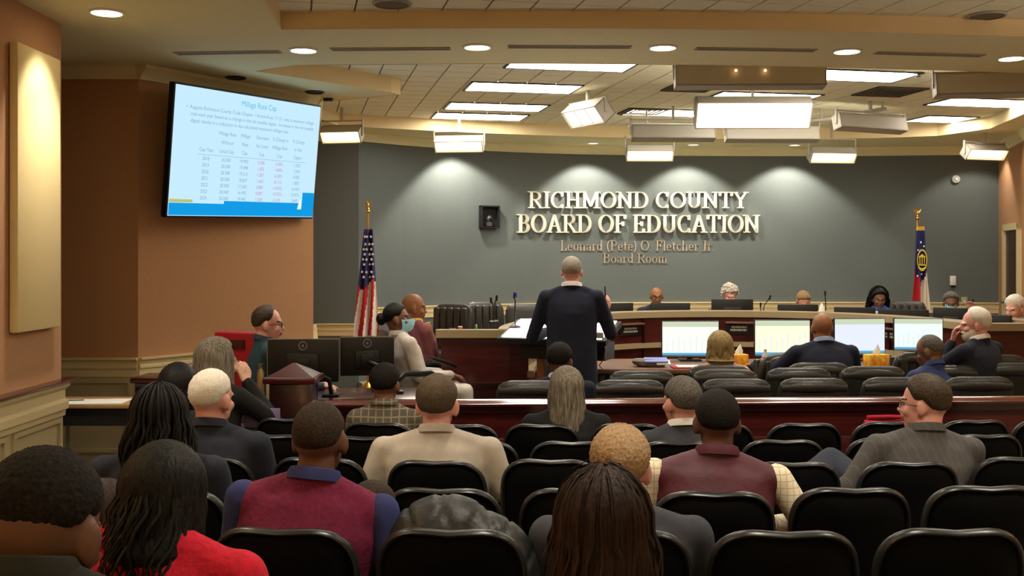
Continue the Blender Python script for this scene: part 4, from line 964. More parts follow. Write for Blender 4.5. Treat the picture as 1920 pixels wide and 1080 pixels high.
# ------------------------------------------------------------------ control desk, monitors, bottles
t = thing('control_desk', 'dark control desk behind the newel post carrying two monitors', 'desk', (-1.3, 7.75, 0))
m = MB(); m.box((0, 0, .80), (1.5, .7, .04), bev=.008); obj('desktop', m, MAHOGD, t)
m = MB(); m.b2((-.72, -.32, 0), (.72, -.29, .78)); obj('front_panel', m, MAHOGD, t, False)
for sx in (-1, 1): m = MB(); m.b2((sx*.72-.02, -.32, 0), (sx*.72+.02, .32, .78)); obj('side_panel', m, MAHOGD, t, False)
for a, b, pt, pb, d, yw, l in ((503, 635, 637, 716, 7.6, .0, 'black monitor back with a round silver emblem above the newel post'), (639, 738, 633, 704, 7.75, .18, 'black monitor back beside the masked woman with a faint emblem')):
    t = back_monitor(a, b, pt, d, yw, l, 'monitors on the control desk', .82, (pb-pt)*d/F, base=False)
    W = (b-a)*d/F; H = (pb-pt)*d/F; c = ZY((pt+pb)/2, d)-.82
    m = MB(); m.box((0, 0, c+H/2+.004), (W, .032, .008)); m.box((-W/2-.003, 0, c), (.006, .03, H)); obj('silver_edge', m, mat('silver_edge', (140, 136, 120), .35, .6), t, False, label='thin silver edge')
    m = MB()
    for k in range(2): m.lathe([(.024-.0*k, 0), (.032, 0), (.032, .004), (.024, .004)] if k == 0 else [(.001, 0), (.01, 0), (.01, .004), (.001, .004)], M=Matrix.Translation((0, -.037 if False else -.0175, c+H*.36)) @ Matrix.Rotation(PI/2, 4, 'X'), seg=20)
    obj('round_emblem', m, E_SIL, t, label='round silver emblem')
    m = MB(); m.tube([(0, -.05, c-.03), (.12, -.12, c-.08), (.2, -.1, c-.12), (.2, -.02, .04), (.2, 0, .01)], .016, 8); m.box((.2, 0, .01), (.12, .12, .02), bev=.005); m.box((0, -.045, c-.03), (.1, .03, .1), bev=.006); obj('monitor_arm', m, DARKST, t)
for px, pt, pb, r, d, l, mm in ((489, 682, 724, .026, 7.45, 'tall brassy steel flask at the desk corner by the raised hand', mat('brass_flask', (170, 150, 104), .3, .7)), (504, 708, 724, .018, 7.42, 'short pale bottle beside the brassy flask', mat('pale_bottle', (170, 160, 130), .4))):
    z0 = .82; h = ZY(pt, d)-z0; t = thing('flask', l, 'bottle', (PX(px, d), d, z0))
    m = MB(); m.lathe([(.001, 0), (r, 0), (r, h*.75), (r*.6, h*.85), (r*.6, h*.88), (.001, h*.88)], seg=18); obj('flask_body', m, mm, t)
    m = MB(); m.lathe([(.001, h*.88), (r*.7, h*.88), (r*.7, h), (.001, h)], seg=16); obj('flask_cap', m, STEEL, t)
t = thing('red_chair', 'bright red chair back behind the man in the teal shirt', 'chair', (-1.95, 8.42, 0), -.32)
m = MB(); m.box((0, -.24, .98), (.46, .08, .56), M=Matrix.Rotation(.06, 4, 'X'), bev=.016, seg=3); obj('backrest', m, mat('red_vinyl', (170, 18, 30), .5), t)
m = MB(); m.box((-.05, -.286, 1.17), (.18, .012, .07), M=Matrix.Rotation(.06, 4, 'X'), bev=.003); obj('back_patch', m, mat('dark_red_patch', (70, 8, 14), .5), t)
m = MB(); m.box((0, .02, .56), (.48, .48, .1), bev=.04, seg=3); obj('seat', m, mat('red_vinyl', (170, 18, 30), .5), t)
m = MB(); m.rcone((0, 0, .1), .03, (0, 0, .52), .026); obj('gas_column', m, DARKST, t)
m = MB()
for k in range(5): a = 2*PI*k/5; m.tube([(0, 0, .11), (.29*math.cos(a), .29*math.sin(a), .03)], [.028, .022], 8)
obj('star_base', m, BLACKP, t)
t = thing('dark_cabinet', 'low dark wood cabinet against the orange wall', 'cabinet', (-2.72, 8.72, 0), 0)
m = MB(); m.b2((-.3, -.18, .04), (.3, .18, .80)); obj('body', m, MAHOGD, t, False)
m = MB(); m.box((0, 0, .825), (.66, .42, .04), bev=.008); obj('top_slab', m, MAHOG, t)
for sx in (-1, 1):
    m = MB(); m.box((sx*.148, -.188, .42), (.28, .016, .70), bev=.006); o = obj('door', m, MAHOGD, t)
    k = MB(); k.rcone((sx*.04, -.2, .5), .008, (sx*.04, -.22, .5), .01); obj('knob', k, STEEL, o)
t = thing('alcove_table', 'narrow folding table with pale top edge standing in the alcove', 'table', (-3.17, 8.12, 0))
m = MB(); m.box((0, 0, .705), (1.05, .46, .03), bev=.006); obj('tabletop', m, mat('tan_laminate', (176, 140, 92), .45), t)
m = MB(); m.b2((-.46, -.21, .56), (.5, .2, .688)); obj('apron', m, BLACK, t, False)
for sx, sy in ((-.47, -.19), (-.25, .1), (.47, -.19), (.47, .19)): m = MB(); m.tube([(sx, sy, .56), (sx, sy, .0)], .016, 8); obj('leg', m, GREYP, t)
t = thing('paper_sheets', 'white sheets of paper lying on the alcove table', 'paper', (-3.3, 8.05, .72), .05)
for k in range(4): m = MB(); m.b2((-.20+.15*k, -.16, .001), (-.055+.15*k, .12, .004+.001*k)); obj('sheet', m, PAPER, t, False)
m = MB(); m.rcone((-.05, 0, .011), .004, (.06, .02, .011), .004); t = obj('black_pen', m, BLACKP, None); t.location = (-3.3, 8.05, .72); tag(t, 'black pen lying on the white sheets', 'pen')
t = thing('side_stand', 'small dark stand by the rail carrying the lavender laptop', 'stand', (PX(492, 6.55), 6.55, 0))
m = MB(); m.box((0, 0, .76), (.34, .26, .02), bev=.005); obj('stand_top', m, BLACKP, t)
m = MB(); m.tube([(0, 0, .75), (0, 0, .02)], .02, 10); m.box((0, 0, .012), (.3, .26, .024), bev=.008); obj('stand_column', m, DARKST, t)
t = thing('laptop', 'open laptop with a lavender lid beside the white haired man', 'laptop', (PX(492, 6.5), 6.55, .77))
m = MB(); m.box((0, .02, .008), (.22, .16, .014), bev=.004); obj('keyboard_base', m, mat('laptop_grey', (120, 116, 124), .4), t)
m = MB(); m.box((0, -.06, .065), (.22, .01, .11), bev=.004); obj('lid', m, mat('lavender_lid', (128, 112, 148), .5), t)
m = MB(); m.box((.03, -.0655, .05), (.05, .002, .014)); obj('lid_badge', m, BLACK, t, False)

# ------------------------------------------------------------------ flags
def flag(name, px, ptop, pct, pcb, d, w0, w1, label, kind, zb):
    x = PX(px, d); zt = ZY(ptop, d)-zb; t = thing(name, label, 'flag', (x, d, zb))
    m = MB(); m.tube([(0, 0, .05), (0, 0, zt-.14)], .014, 10); obj('pole', m, GOLD, t)
    m = MB(); m.lathe([(.001, 0), (.14, 0), (.14, .02), (.06, .05), (.03, .09), (.001, .09)], seg=20); obj('base', m, GOLD, t)
    m = MB(); m.ell((0, 0, zt-.12), (.028, .028, .028)); m.lathe([(.001, zt-.1), (.02, zt-.09), (.012, zt-.07), (.001, zt-.065)], seg=10)
    m.ell((0, 0, zt-.05), (.016, .016, .035)); m.ell((-.012, -.01, zt-.012), (.012, .014, .012))
    for s in (-1, 1): m.loft([[(s*.008, -.006, zt-.06), (s*.008, .006, zt-.06), (s*.008, 0, zt-.03)], [(s*.04, -.004, zt-.03), (s*.04, .004, zt-.03), (s*.035, 0, zt-.005)], [(s*.055, -.002, zt), (s*.055, .002, zt), (s*.052, 0, zt+.012)]])
    obj('finial', m, GOLD, t, label='golden eagle finial' if kind == 'us' else 'golden spear finial')
    z1, z0 = ZY(pct, d)-zb, ZY(pcb, d)-zb
    NS, NT = 44, 36; V = []; Fc = []; Mi = []
    wl0, wr0, wl1, wr1 = w0[0], w0[1], w1[0], w1[1]
    for i in range(NS+1):
        s = i/NS
        e = s**.75
        a = (wl0+(wl1-wl0)*e)*d/F; b = (wr0+(wr1-wr0)*e)*d/F
        for j in range(NT+1):
            u = j/NT; A = .012+.030*min(1, s*1.6)
            V.append((a+(b-a)*u+.006*math.sin(9*u+5*s), -.085-A*math.sin(2*PI*(2.6*u+.35*s))-.02*math.sin(7*u), z1+(z0-z1)*s-.02*math.sin(PI*u)*s))
    star = [];
    for i in range(NS):
        for j in range(NT):
            s, u = (i+.5)/NS, (j+.5)/NT
            if kind == 'us':
                if s < .50+.05*math.sin(6*u): mi = 0
                else: mi = 1+int(u*5.2+(s-.5)*2.4+.2) % 2
            else:
                if s > .66+.3*(.5-u)*.9 and u > .40: mi = 2
                elif u < .40-.0*s and s > .52+.2*u: mi = 1
                else: mi = 0
                if s > .94 and u < .4: mi = 3
                if s < .05: mi = 3
            k = i*(NT+1)+j; Fc.append((k, k+1, k+NT+2, k+NT+1)); Mi.append(mi)
    m = MB(); m.add(V, Fc); m.m = Mi
    cl = obj('cloth', m, [mat('flag_blue', (34, 36, 92), .8), mat('flag_red', (176, 24, 40), .8), mat('flag_white', (226, 214, 200), .8), mat('fringe_gold', (214, 168, 60), .6)], t, angle=180)
    def surf(s, u): i, j = int(s*NS), int(u*NT); return Vector(V[i*(NT+1)+j])
    def star_at(p, r, m_, nm='star'):
        k = MB(); pts = [(r*(1 if q % 2 == 0 else .42)*math.sin(PI*q/5), r*(1 if q % 2 == 0 else .42)*math.cos(PI*q/5)) for q in range(10)]
        k.slab(pts, -.004, .0); o = obj(nm, k, m_, cl, False); o.location = p+Vector((0, -.022, 0))
    sw = mat('star_white', (230, 226, 220), .8)
    if kind == 'us':
        for a in range(8):
            for b in range(3):
                s = .09+.050*a; u = .20+.28*b+(.14 if a % 2 else 0)
                if u < .95: star_at(surf(s, u), .021, sw)
    else:
        yg = mat('emblem_yellow', (222, 196, 40), .6)
        p = surf(.40, .52)
        for k2, (rr, n_) in enumerate(((.095, 16),)):
            k = MB(); k.lathe([(rr, 0), (rr+.016, 0), (rr+.016, .006), (rr, .006)], M=Matrix.Translation(p+Vector((0, -.05, 0))) @ Matrix.Diagonal((.62, 1, 1.35, 1)) @ Matrix.Rotation(PI/2, 4, 'X'), seg=26); obj('emblem_ring', k, yg, cl)
        k = MB(); q = p+Vector((0, -.05, 0))
        for dx in (-.03, 0, .03): k.box(q+Vector((dx, 0, -.01)), (.010, .006, .1))
        k.box(q+Vector((0, 0, -.065)), (.09, .006, .016)); k.slab([(q.x-.05, q.z+.04), (q.x+.05, q.z+.04), (q.x, q.z+.085)], q.y-.003, q.y+.003); obj('emblem_arch', k, yg, cl, False)
        k = MB(); k.tube([q+Vector((-.05, 0, -.1)), q+Vector((0, 0, -.125)), q+Vector((.05, 0, -.1))], .012, 6); obj('emblem_scroll', k, yg, cl)
        for s, u in ((.2, .5), (.24, .75), (.28, .3), (.56, .5), (.6, .75), (.62, .9), (.57, .3)): star_at(surf(s, u), .018, sw)
flag('national_flag', 690, 378, 430, 634, 13.0, (-5, 10), (-24, 22), 'drooping striped flag with a starry blue top on a gold pole', 'us', ZD)
flag('state_flag', 1720, 393, 425, 585, 14.7, (-6, 8), (-16, 20), 'drooping blue flag with a yellow emblem, red and white foot on a gold pole', 'ga', ZD)
# ------------------------------------------------------------------ people
JOBS = []
def queue(mb, voxel, smooth, done):
    """union of overlapping closed solids -> one continuous voxel-remeshed surface; finished in one pass by run_jobs()"""
    me = bpy.data.meshes.new('t'); me.from_pydata(mb.v, [], mb.f); me.update()
    bm = bmesh.new(); bm.from_mesh(me); bmesh.ops.recalc_face_normals(bm, faces=bm.faces); bm.to_mesh(me); bm.free()
    o = bpy.data.objects.new('t', me); COL.objects.link(o)
    r = o.modifiers.new('r', 'REMESH'); r.mode = 'VOXEL'; r.voxel_size = voxel
    if smooth: s = o.modifiers.new('s', 'SMOOTH'); s.factor = .5; s.iterations = smooth
    JOBS.append((o, done))
def run_jobs():
    bpy.context.view_layer.update(); dg = bpy.context.evaluated_depsgraph_get()
    for o, done in JOBS:
        me = bpy.data.meshes.new_from_object(o.evaluated_get(dg)); me.polygons.foreach_set('use_smooth', [True]*len(me.polygons)); done(me)
    for o, done in JOBS:
        m = o.data; bpy.data.objects.remove(o); bpy.data.meshes.remove(m)
    JOBS.clear()
def skin(nm, rgb): return mat('skin_'+nm, rgb, .5, var=.06, scale=30, bump=.05)
SK = {'dark': skin('dark', (104, 70, 54)), 'brown': skin('brown', (128, 86, 64)), 'tan': skin('tan', (160, 104, 74)), 'pink': skin('pink', (224, 162, 146)), 'pale': skin('pale', (224, 176, 152)), 'golden': skin('golden', (150, 98, 58))}
def hmat(nm, a, b, straight=True, rough=.55):
    return mat('hair_'+nm, a, rough, spec=.22, rgb2=b, scale=9 if straight else 150, stretch=(14, 14, 1) if straight else (1, 1, 1), bump=.35 if straight else .28, detail=4)
HM = {'black': hmat('black', (10, 9, 9), (26, 23, 22)), 'blackshort': hmat('black_short', (12, 10, 9), (36, 30, 26), False, .8), 'darkbrown': hmat('dark_brown', (27, 17, 14), (58, 39, 33)), 'brownshort': hmat('brown_short', (70, 58, 44), (98, 82, 64), False, .7),
      'grey': hmat('grey_long', (92, 86, 74), (150, 140, 124)), 'greyshort': hmat('grey_short', (134, 126, 112), (170, 160, 146), False, .7), 'white': hmat('white', (222, 214, 196), (244, 240, 230), False, .7), 'blond': hmat('blond_short', (150, 122, 90), (186, 156, 118), False, .65),
      'blonde': hmat('blonde_bob', (120, 98, 58), (170, 146, 96)), 'curlgrey': hmat('curly_grey', (176, 170, 150), (226, 222, 206), False, .7), 'sandy': hmat('sandy', (130, 100, 66), (176, 142, 100), False, .7), 'saltpepper': hmat('salt_pepper', (60, 56, 52), (120, 114, 106), False, .7),
      'darkcrop': hmat('dark_crop', (34, 26, 20), (64, 50, 38), False, .75), 'brownpin': hmat('dark_brown_neat', (44, 34, 26), (84, 68, 52), False, .5)}
def cloth(nm, rgb, **k): return mat('cloth_'+nm, rgb, k.pop('rough', .9), var=k.pop('var', .12), scale=k.pop('scale', 14), bump=k.pop('bump', .35), **k)
CHC = Vector((0, -.012, .022)); RH = (.076, .095, .093)
def hand_parts(mb, wp, dv, nv, side, curl, k=1.0, spread=.024):
    dv = Vector(dv).normalized(); nv = Vector(nv); nv = (nv-dv*nv.dot(dv)).normalized(); sv = dv.cross(nv)*side
    wp = Vector(wp)
    for i, (o, L) in enumerate(((-1.5, .066), (-.5, .076), (.5, .072), (1.5, .056))):
        kn = wp+dv*(.088-.006*abs(o))*k+sv*(o*spread*k); mb.rcone(wp+sv*(o*.013*k)+dv*.01, .016*k, kn, .0125*k, seg=8, caps=2)
        a = curl; d1 = (dv*math.cos(a)+nv*math.sin(a)+sv*(o*.06)).normalized(); p1 = kn+d1*L*.5*k; mb.rcone(kn, .0105*k, p1, .0095*k, seg=8, caps=2)
        a = curl*2.1; d2 = (dv*math.cos(a)+nv*math.sin(a)+sv*(o*.05)).normalized(); p2 = p1+d2*L*.5*k; mb.rcone(p1, .0095*k, p2, .0075*k, seg=8, caps=2)
    b = wp+dv*.025*k-sv*.03*k; d1 = (dv*.75-sv*.6+nv*.35).normalized(); p1 = b+d1*.045*k; mb.rcone(b, .015*k, p1, .011*k, seg=8, caps=2)
    d2 = (dv*.85-sv*.15+nv*.45).normalized(); mb.rcone(p1, .011*k, p1+d2*.035*k, .009*k, seg=8, caps=2)
ELEV = {'short': ([0, 40, 62, 78, 90, 102, 116, 135, 155, 180], [-30, -30, -27, -12, 3, 0, 4, 30, 38, 40]),
        'recede': ([0, 40, 62, 78, 90, 102, 116, 135, 155, 180], [-30, -30, -27, -12, 4, 2, 14, 48, 62, 64]),
        'long': ([0, 60, 90, 110, 130, 150, 180], [-70, -65, -50, -15, 22, 34, 40]),
        'high': ([0, 40, 62, 78, 90, 102, 116, 135, 155, 180], [-8, -10, -14, -8, 4, 2, 6, 30, 38, 40]),
        'fringe': ([0, 40, 62, 78, 90, 102, 116, 180], [-40, -38, -32, -12, 4, 3, 80, 90])}
def hair_cap(style, th, Mh, rough=.0015, n=(64, 40), top=None, seed=1):
    az, el = ELEV[style]; r_ = np.random.default_rng(seed); R = []
    A, B = n; jit = r_.normal(size=A)*.5
    for i in range(B+1):
        e = -89.5+179*i/B; row = []
        for j in range(A):
            ph = 360*j/A; fb = abs((ph+180) % 360-180)          # degrees from the back
            lo = np.interp(fb, az, el); lo += jit[j]; mk = 1/(1+math.exp(-(e-lo)/(5.5 if style != 'long' else 3)))
            if top is not None: mk *= 1/(1+math.exp((e-top)/4.0))
            ce = math.cos(math.radians(e)); d = Vector((ce*math.sin(math.radians(ph)), -ce*math.cos(math.radians(ph)), math.sin(math.radians(e))))
            q = 1/math.sqrt((d.x/RH[0])**2+(d.y/RH[1])**2+(d.z/RH[2])**2)
            tt = th*(.42+.58/(1+math.exp(-(e-8)/10))) if style != 'long' else th; rr = q+(tt+r_.normal()*rough*.45)*mk-.011*(1-mk)
            row.append(Mh @ (CHC+d*rr))
        R.append(row)
    m = MB(); m.loft(R); return m
def locks(m, Mh, n, zend, r, phr=(-150, 150), lift=.014, wave=.004, e0=(40, 88), flare=.0, ragged=.04, seed=3, seg=5, steps=11, flat=.5, fall=.0, back=.0):
    g = random.Random(seed)
    for k in range(n):
        ph = math.radians(g.uniform(*phr)); es = g.uniform(*e0); path = []; up = g.uniform(.4, 1.2)*lift; ze = zend+g.uniform(-ragged, ragged); p0 = g.uniform(0, 6)
        eq = -8
        for i in range(5):
            e = math.radians(es+(eq-es)*i/4); d = Vector((math.cos(e)*math.sin(ph), -math.cos(e)*math.cos(ph), math.sin(e)))
            q = 1/math.sqrt((d.x/RH[0])**2+(d.y/RH[1])**2+(d.z/RH[2])**2)+up; path.append(CHC+d*q)
        last = path[-1].copy(); out = Vector((last.x, last.y, 0)).normalized()
        for i in range(1, steps-4):
            t = i/(steps-5); z = last.z+(ze-last.z)*t
            path.append(Vector((last.x+out.x*flare*t+wave*math.sin(p0+7*t), last.y+out.y*flare*t-back*t+wave*math.cos(p0+6*t)+fall*t, z)))
        rs = [r*(.5+.5*min(1, i/3))*(1 if i < len(path)-3 else .85-.35*(i-len(path)+3)) for i in range(len(path))]
        m.tube([Mh @ p for p in path], rs, seg, flat=flat)
def curls(m, Mh, n, r, spread, seed=5, lo=-30):
    g = random.Random(seed)
    for k in range(n):
        ph = g.uniform(0, 2*PI); e = math.radians(g.uniform(lo, 88)); fb = abs(math.degrees(ph) if ph < PI else 360-math.degrees(ph))
        if math.degrees(e) < np.interp(fb, *ELEV['short'])-6: continue
        d = Vector((math.cos(e)*math.sin(ph), -math.cos(e)*math.cos(ph), math.sin(e))); q = 1/math.sqrt((d.x/RH[0])**2+(d.y/RH[1])**2+(d.z/RH[2])**2)
        m.ell(CHC+d*(q+spread*g.uniform(.5, 1)), (r*g.uniform(.7, 1.2),)*3, M=Mh, seg=8, rings=5)
def person(label, px, ptop, d, yaw=0.0, zfl=None, hs=.42, sw=.245, kw=1.0, lean=.06, side=0.0, twist=0.0, head=(0, 0, 0), sk='tan', hair=None, top=None, sleeve=None, collar=None, trousers=None,
           arms=('lap', 'lap'), legs=None, bulk=(), hup=.185, stand=False, vox=.0095, face=False, hk=1.0, Ls=None, extras=(), neckpush=.012, vest=.2, cat='person', hem=-.10):
    zfl = zf(d) if zfl is None else zfl
    th = hair.get('th', .012) if hair else 0
    zh = .93 if stand else hs+.09
    Mt0 = Matrix.Rotation(twist, 4, 'Z') @ Matrix.Rotation(side, 4, 'Y') @ Matrix.Rotation(-lean, 4, 'X')
    cz = (Mt0 @ Vector((0, 0, 1))).z
    ztop = ZY(ptop, d)-zfl; sink = 0
    if Ls is None:
        Ls = (ztop-zh)/cz-(hup+.115*hk+th)
        if Ls > .56: zh += (Ls-.56)*cz; Ls = .56
        if Ls < .33: zh -= (.33-Ls)*cz; Ls = .33
    else: zh = ztop-(Mt0 @ Vector((0, neckpush, Ls+hup))).z-.115*hk-th
    Mt = Matrix.Translation((0, 0, zh)) @ Mt0
    hc = Mt @ Vector((0, neckpush, Ls+hup))
    Mh = Matrix.Translation(hc) @ Matrix.Rotation(head[0], 4, 'Z') @ Matrix.Rotation(-head[1], 4, 'X') @ Matrix.Rotation(head[2], 4, 'Y') @ Matrix.Scale(hk, 4)
    Rz = Matrix.Rotation(yaw, 4, 'Z'); off = Rz @ Vector((hc.x, hc.y, 0))
    root_loc = Vector((PX(px, d)-off.x, d-off.y, zfl))
    S = MB()                                    # ---- skin
    S.ell(CHC, RH, M=Mh, seg=28, rings=18)
    for c, r in (((0, .03, -.045), (.058, .06, .072)), ((0, .064, -.092), (.026, .024, .022)), ((0, .075, .018), (.05, .022, .014)), ((0, .09, -.052), (.024, .012, .008)), ((0, .088, -.064), (.021, .012, .008)),
                 ((.034, .062, -.028), (.026, .026, .022)), ((-.034, .062, -.028), (.026, .026, .022)), ((0, .1, -.026), (.013, .018, .012)), ((0, .09, -.004), (.009, .016, .026))):
        S.ell(c, r, M=Mh, seg=14, rings=8)
    for s in (-1, 1): S.ell((s*.080, -.006, -.012), (.010, .021, .033), M=Mh, seg=12, rings=8, rot=Matrix.Rotation(s*-.35, 3, 'Z')); S.ell((s*.075, .006, -.038), (.009, .010, .012), M=Mh, seg=8, rings=6)
    nb = Mt @ Vector((0, -.012, Ls+.05)); S.rcone(nb, .062, Mh @ Vector((0, -.022, -.045)), .056*hk)
    sx = sw-.060
    def ring(h, rx, ry, y=0, n=22): return [Mt @ Vector((rx*math.cos(2*PI*j/n), y+ry*math.sin(2*PI*j/n), h)) for j in range(n)]
    S.loft([ring(-.08, .12, .08), ring(.1, .13, .085), ring(.3, .15, .085), ring(Ls-.03, sx*.95, .07), ring(Ls+.04, .06, .05)])
    AR = []
    for s, a in ((-1, arms[0]), (1, arms[1])):
        sh = Mt @ Vector((s*sx, -.005, Ls-.015))
        if a == 'lap': el, wr, dv, nv = sh+Vector((s*.05, .06, -.27)), Vector((s*.11, .30, zh+.10)), (-.2*s, 1, -.25), (0, -.2, -1)
        elif a == 'desk': el, wr, dv, nv = sh+Vector((s*.09, .12, -.24)), Vector((s*.16, .42, sh.z-.27)), (-.2*s, 1, 0), (0, 0, -1)
        elif a == 'down': el, wr, dv, nv = sh+Vector((s*.06, -.01, -.29)), sh+Vector((s*.07, .06, -.54)), (0, .15, -1), (-s, .2, 0)
        else: el, wr, dv, nv = Vector(a[0]), Vector(a[1]), a[2], a[3]
        AR.append((s, sh, el, wr)); S.rcone(sh, .048, el, .038); S.rcone(el, .038, wr, .027)
        hand_parts(S, wr, dv, nv, s, .45)
    KN = []
    for s in (-1, 1):
        hip = Vector((s*.09, 0, zh-.01))
        if stand: kn, an = Vector((s*.1, .03, .5)), Vector((s*.1, 0, .09))
        else: kn, an = Vector((s*.13, .42, min(zh, hs+.05))), Vector((s*.13, .44, .10))
        if kn.z < an.z+.2: kn.z = an.z+.25
        if legs and legs[0 if s < 0 else 1]: kn, an = [Vector(q) for q in legs[0 if s < 0 else 1]]
        KN.append((s, hip, kn, an)); S.rcone(hip, .06, kn, .042); S.rcone(kn, .042, an, .03); S.rcone(an+Vector((0, -.02, -.03)), .03, an+Vector((0, .12, -.055)), .026)
    skm, hm = SK[sk], (HM[hair['m']] if hair else None)
    body_ref = {}
    root = bpy.data.objects.new('person', bpy.data.meshes.new('person_body')); COL.objects.link(root)
    root.location = root_loc; root.rotation_euler = (0, 0, yaw); tag(root, label, cat)
    def done(me):
        me.materials.append(skm)
        if face:
            for m_ in (mat('lip_'+sk, tuple(int(c*.78) for c in (150, 92, 84)) if sk in ('dark', 'brown', 'golden') else (176, 100, 96), .5), mat('eye_white', (220, 216, 210), .3), mat('eye_iris', (30, 22, 18), .3), hm or HM['blackshort']): me.materials.append(m_)
            inv = Mh.inverted()
            for p in me.polygons:
                q = inv @ p.center
                if q.length > .16 or q.y < .045: continue
                ax = abs(q.x)
                if ax < .024 and -.070 < q.z < -.048 and q.y > .07: p.material_index = 1
                elif ((ax-.031)/.007)**2+((q.z-.004)/.007)**2 < 1: p.material_index = 3
                elif ((ax-.031)/.015)**2+((q.z-.004)/.008)**2 < 1: p.material_index = 2
                elif .014 < ax < .05 and .020 < q.z < .029: p.material_index = 4
        me.name = 'person_body'; root.data = me
    queue(S, vox, 3, done)
    # ---- clothing
    C = MB(); wst = .185*kw
    secs = [ring(hem, wst*1.02, .135*kw), ring(.03, wst, .135*kw), ring(Ls*.4, wst*.98, .13*kw), ring(Ls*.75, max(wst, sw-.055) if not (sleeve and not vest) else .232, .128*kw), ring(Ls-.07, sw-.045 if not (sleeve and not vest) else .228, .115*kw), ring(Ls-.005, sx*.96, .088*kw, -.005), ring(Ls+.035, .10, .074, -.012), ring(Ls+.085, .076, .070, -.014)]
    C.loft(secs)
    for s, sh, el, wr in AR: C.rcone(Mt @ Vector((s*.045, -.012, Ls+.045)), .05, (sh+(Mt0 @ Vector((0, 0, -.012)))).lerp(Mt @ Vector((0, -.01, Ls)), .14 if sleeve and not vest else 0), .060)
    for c_, r_ in bulk: C.ell(c_, r_)
    SLS = [MB(), MB()]
    for s, sh, el, wr in AR:
        SL = SLS[0 if s < 0 else 1] if sleeve else C
        cuff = wr.lerp(el, .06)
        if sleeve and vest: C.rcone(sh+(Mt0 @ Vector((-s*.02, 0, -.01))), .076, sh.lerp(el, vest), .074)
        SL.rcone(sh.lerp(el, vest*.7) if sleeve else sh, .058 if sleeve else .064, el, .053); SL.rcone(el, .055, cuff, .041)
    def cdone(nm, m_, lab=None):
        def f(me):
            me.materials.append(m_); me.name = nm; o = obj(nm, me, None, root); 
            if lab: o['label'] = lab
        return f
    queue(C, .013, 7, cdone('jacket' if not sleeve else 'vest', top))
    if sleeve:
        for SL in SLS: queue(SL, .013, 4, cdone('sleeve', sleeve))
    Tm = MB(); Tm.loft([ring(-.12, .15*kw, .12*kw), ring(.06, .165*kw, .12*kw)])
    for s, hip, kn, an in KN: Tm.rcone(hip, .092*kw, kn, .066); Tm.rcone(kn, .066, an+Vector((0, 0, .02)), .05)
    queue(Tm, .02, 3, cdone('trousers', trousers or cloth('dark_trousers', (34, 34, 40))))
    for s, hip, kn, an in KN:
        m = MB(); m.loft([[(an.x+w_*math.cos(a), an.y+.045+l_*math.sin(a), z) for a in [2*PI*j/16 for j in range(16)]] for z, w_, l_ in ((.0, .045, .135), (.025, .048, .14), (.06, .044, .12), (.10, .035, .06))])
        m.v = [(x, y+.02*(1 if z < .08 else -1), z) for x, y, z in m.v]; obj('shoe', m, mat('shoe_black', (18, 17, 17), .35), root)
    if collar:
        m = MB(); R = []
        for z, rr in ((.0, .084), (.02, .080), (.034, .073), (.036, .067), (.016, .07), (0, .074)):
            R.append([Mt @ Vector((rr*1.06*math.cos(2*PI*j/20), -.012+rr*.98*math.sin(2*PI*j/20), Ls+.062+z-.014*math.sin(2*PI*j/20))) for j in range(20)])
        m.loft(R, closed=True, cap=False); obj('collar', m, collar, root)
    # ---- hair
    if hair:
        kind = hair['k']; H = hair_cap(hair.get('line', 'short'), th, Mh, hair.get('rough', .0015), hair.get('n', (64, 40)), hair.get('top'), seed=int(px))
        if kind == 'locks':
            Hb = hair.get('base')
            if Hb:   # soft inner volume that hangs behind the neck
                zz, rx, ry = Hb; H.loft([[Mh @ Vector((a_*math.cos(2*PI*j/24), -.030+yo+b_*math.sin(2*PI*j/24), z)) for j in range(24)] for z, a_, b_, yo in ((.06, .082, .075, 0), (0, .090, .08, -.005), (-.08, rx*.92, ry, -.015), ((zz-.08)/2, rx, ry, -.03), (zz*.9, rx*.9, ry*.8, -.04), (zz, rx*.6, ry*.4, -.045))])
            for q in hair['locks']: locks(H, Mh, **q)
        elif kind == 'curly': curls(H, Mh, hair.get('nc', 160), hair.get('r', .014), hair.get('sp', .02), lo=hair.get('lo', -35))
        elif kind == 'bun': H.ell((0, -.125, .005), (.045, .04, .05), M=Mh, seg=16, rings=10)
        obj('hair', H, hm, root, angle=80 if kind != 'locks' else 70)
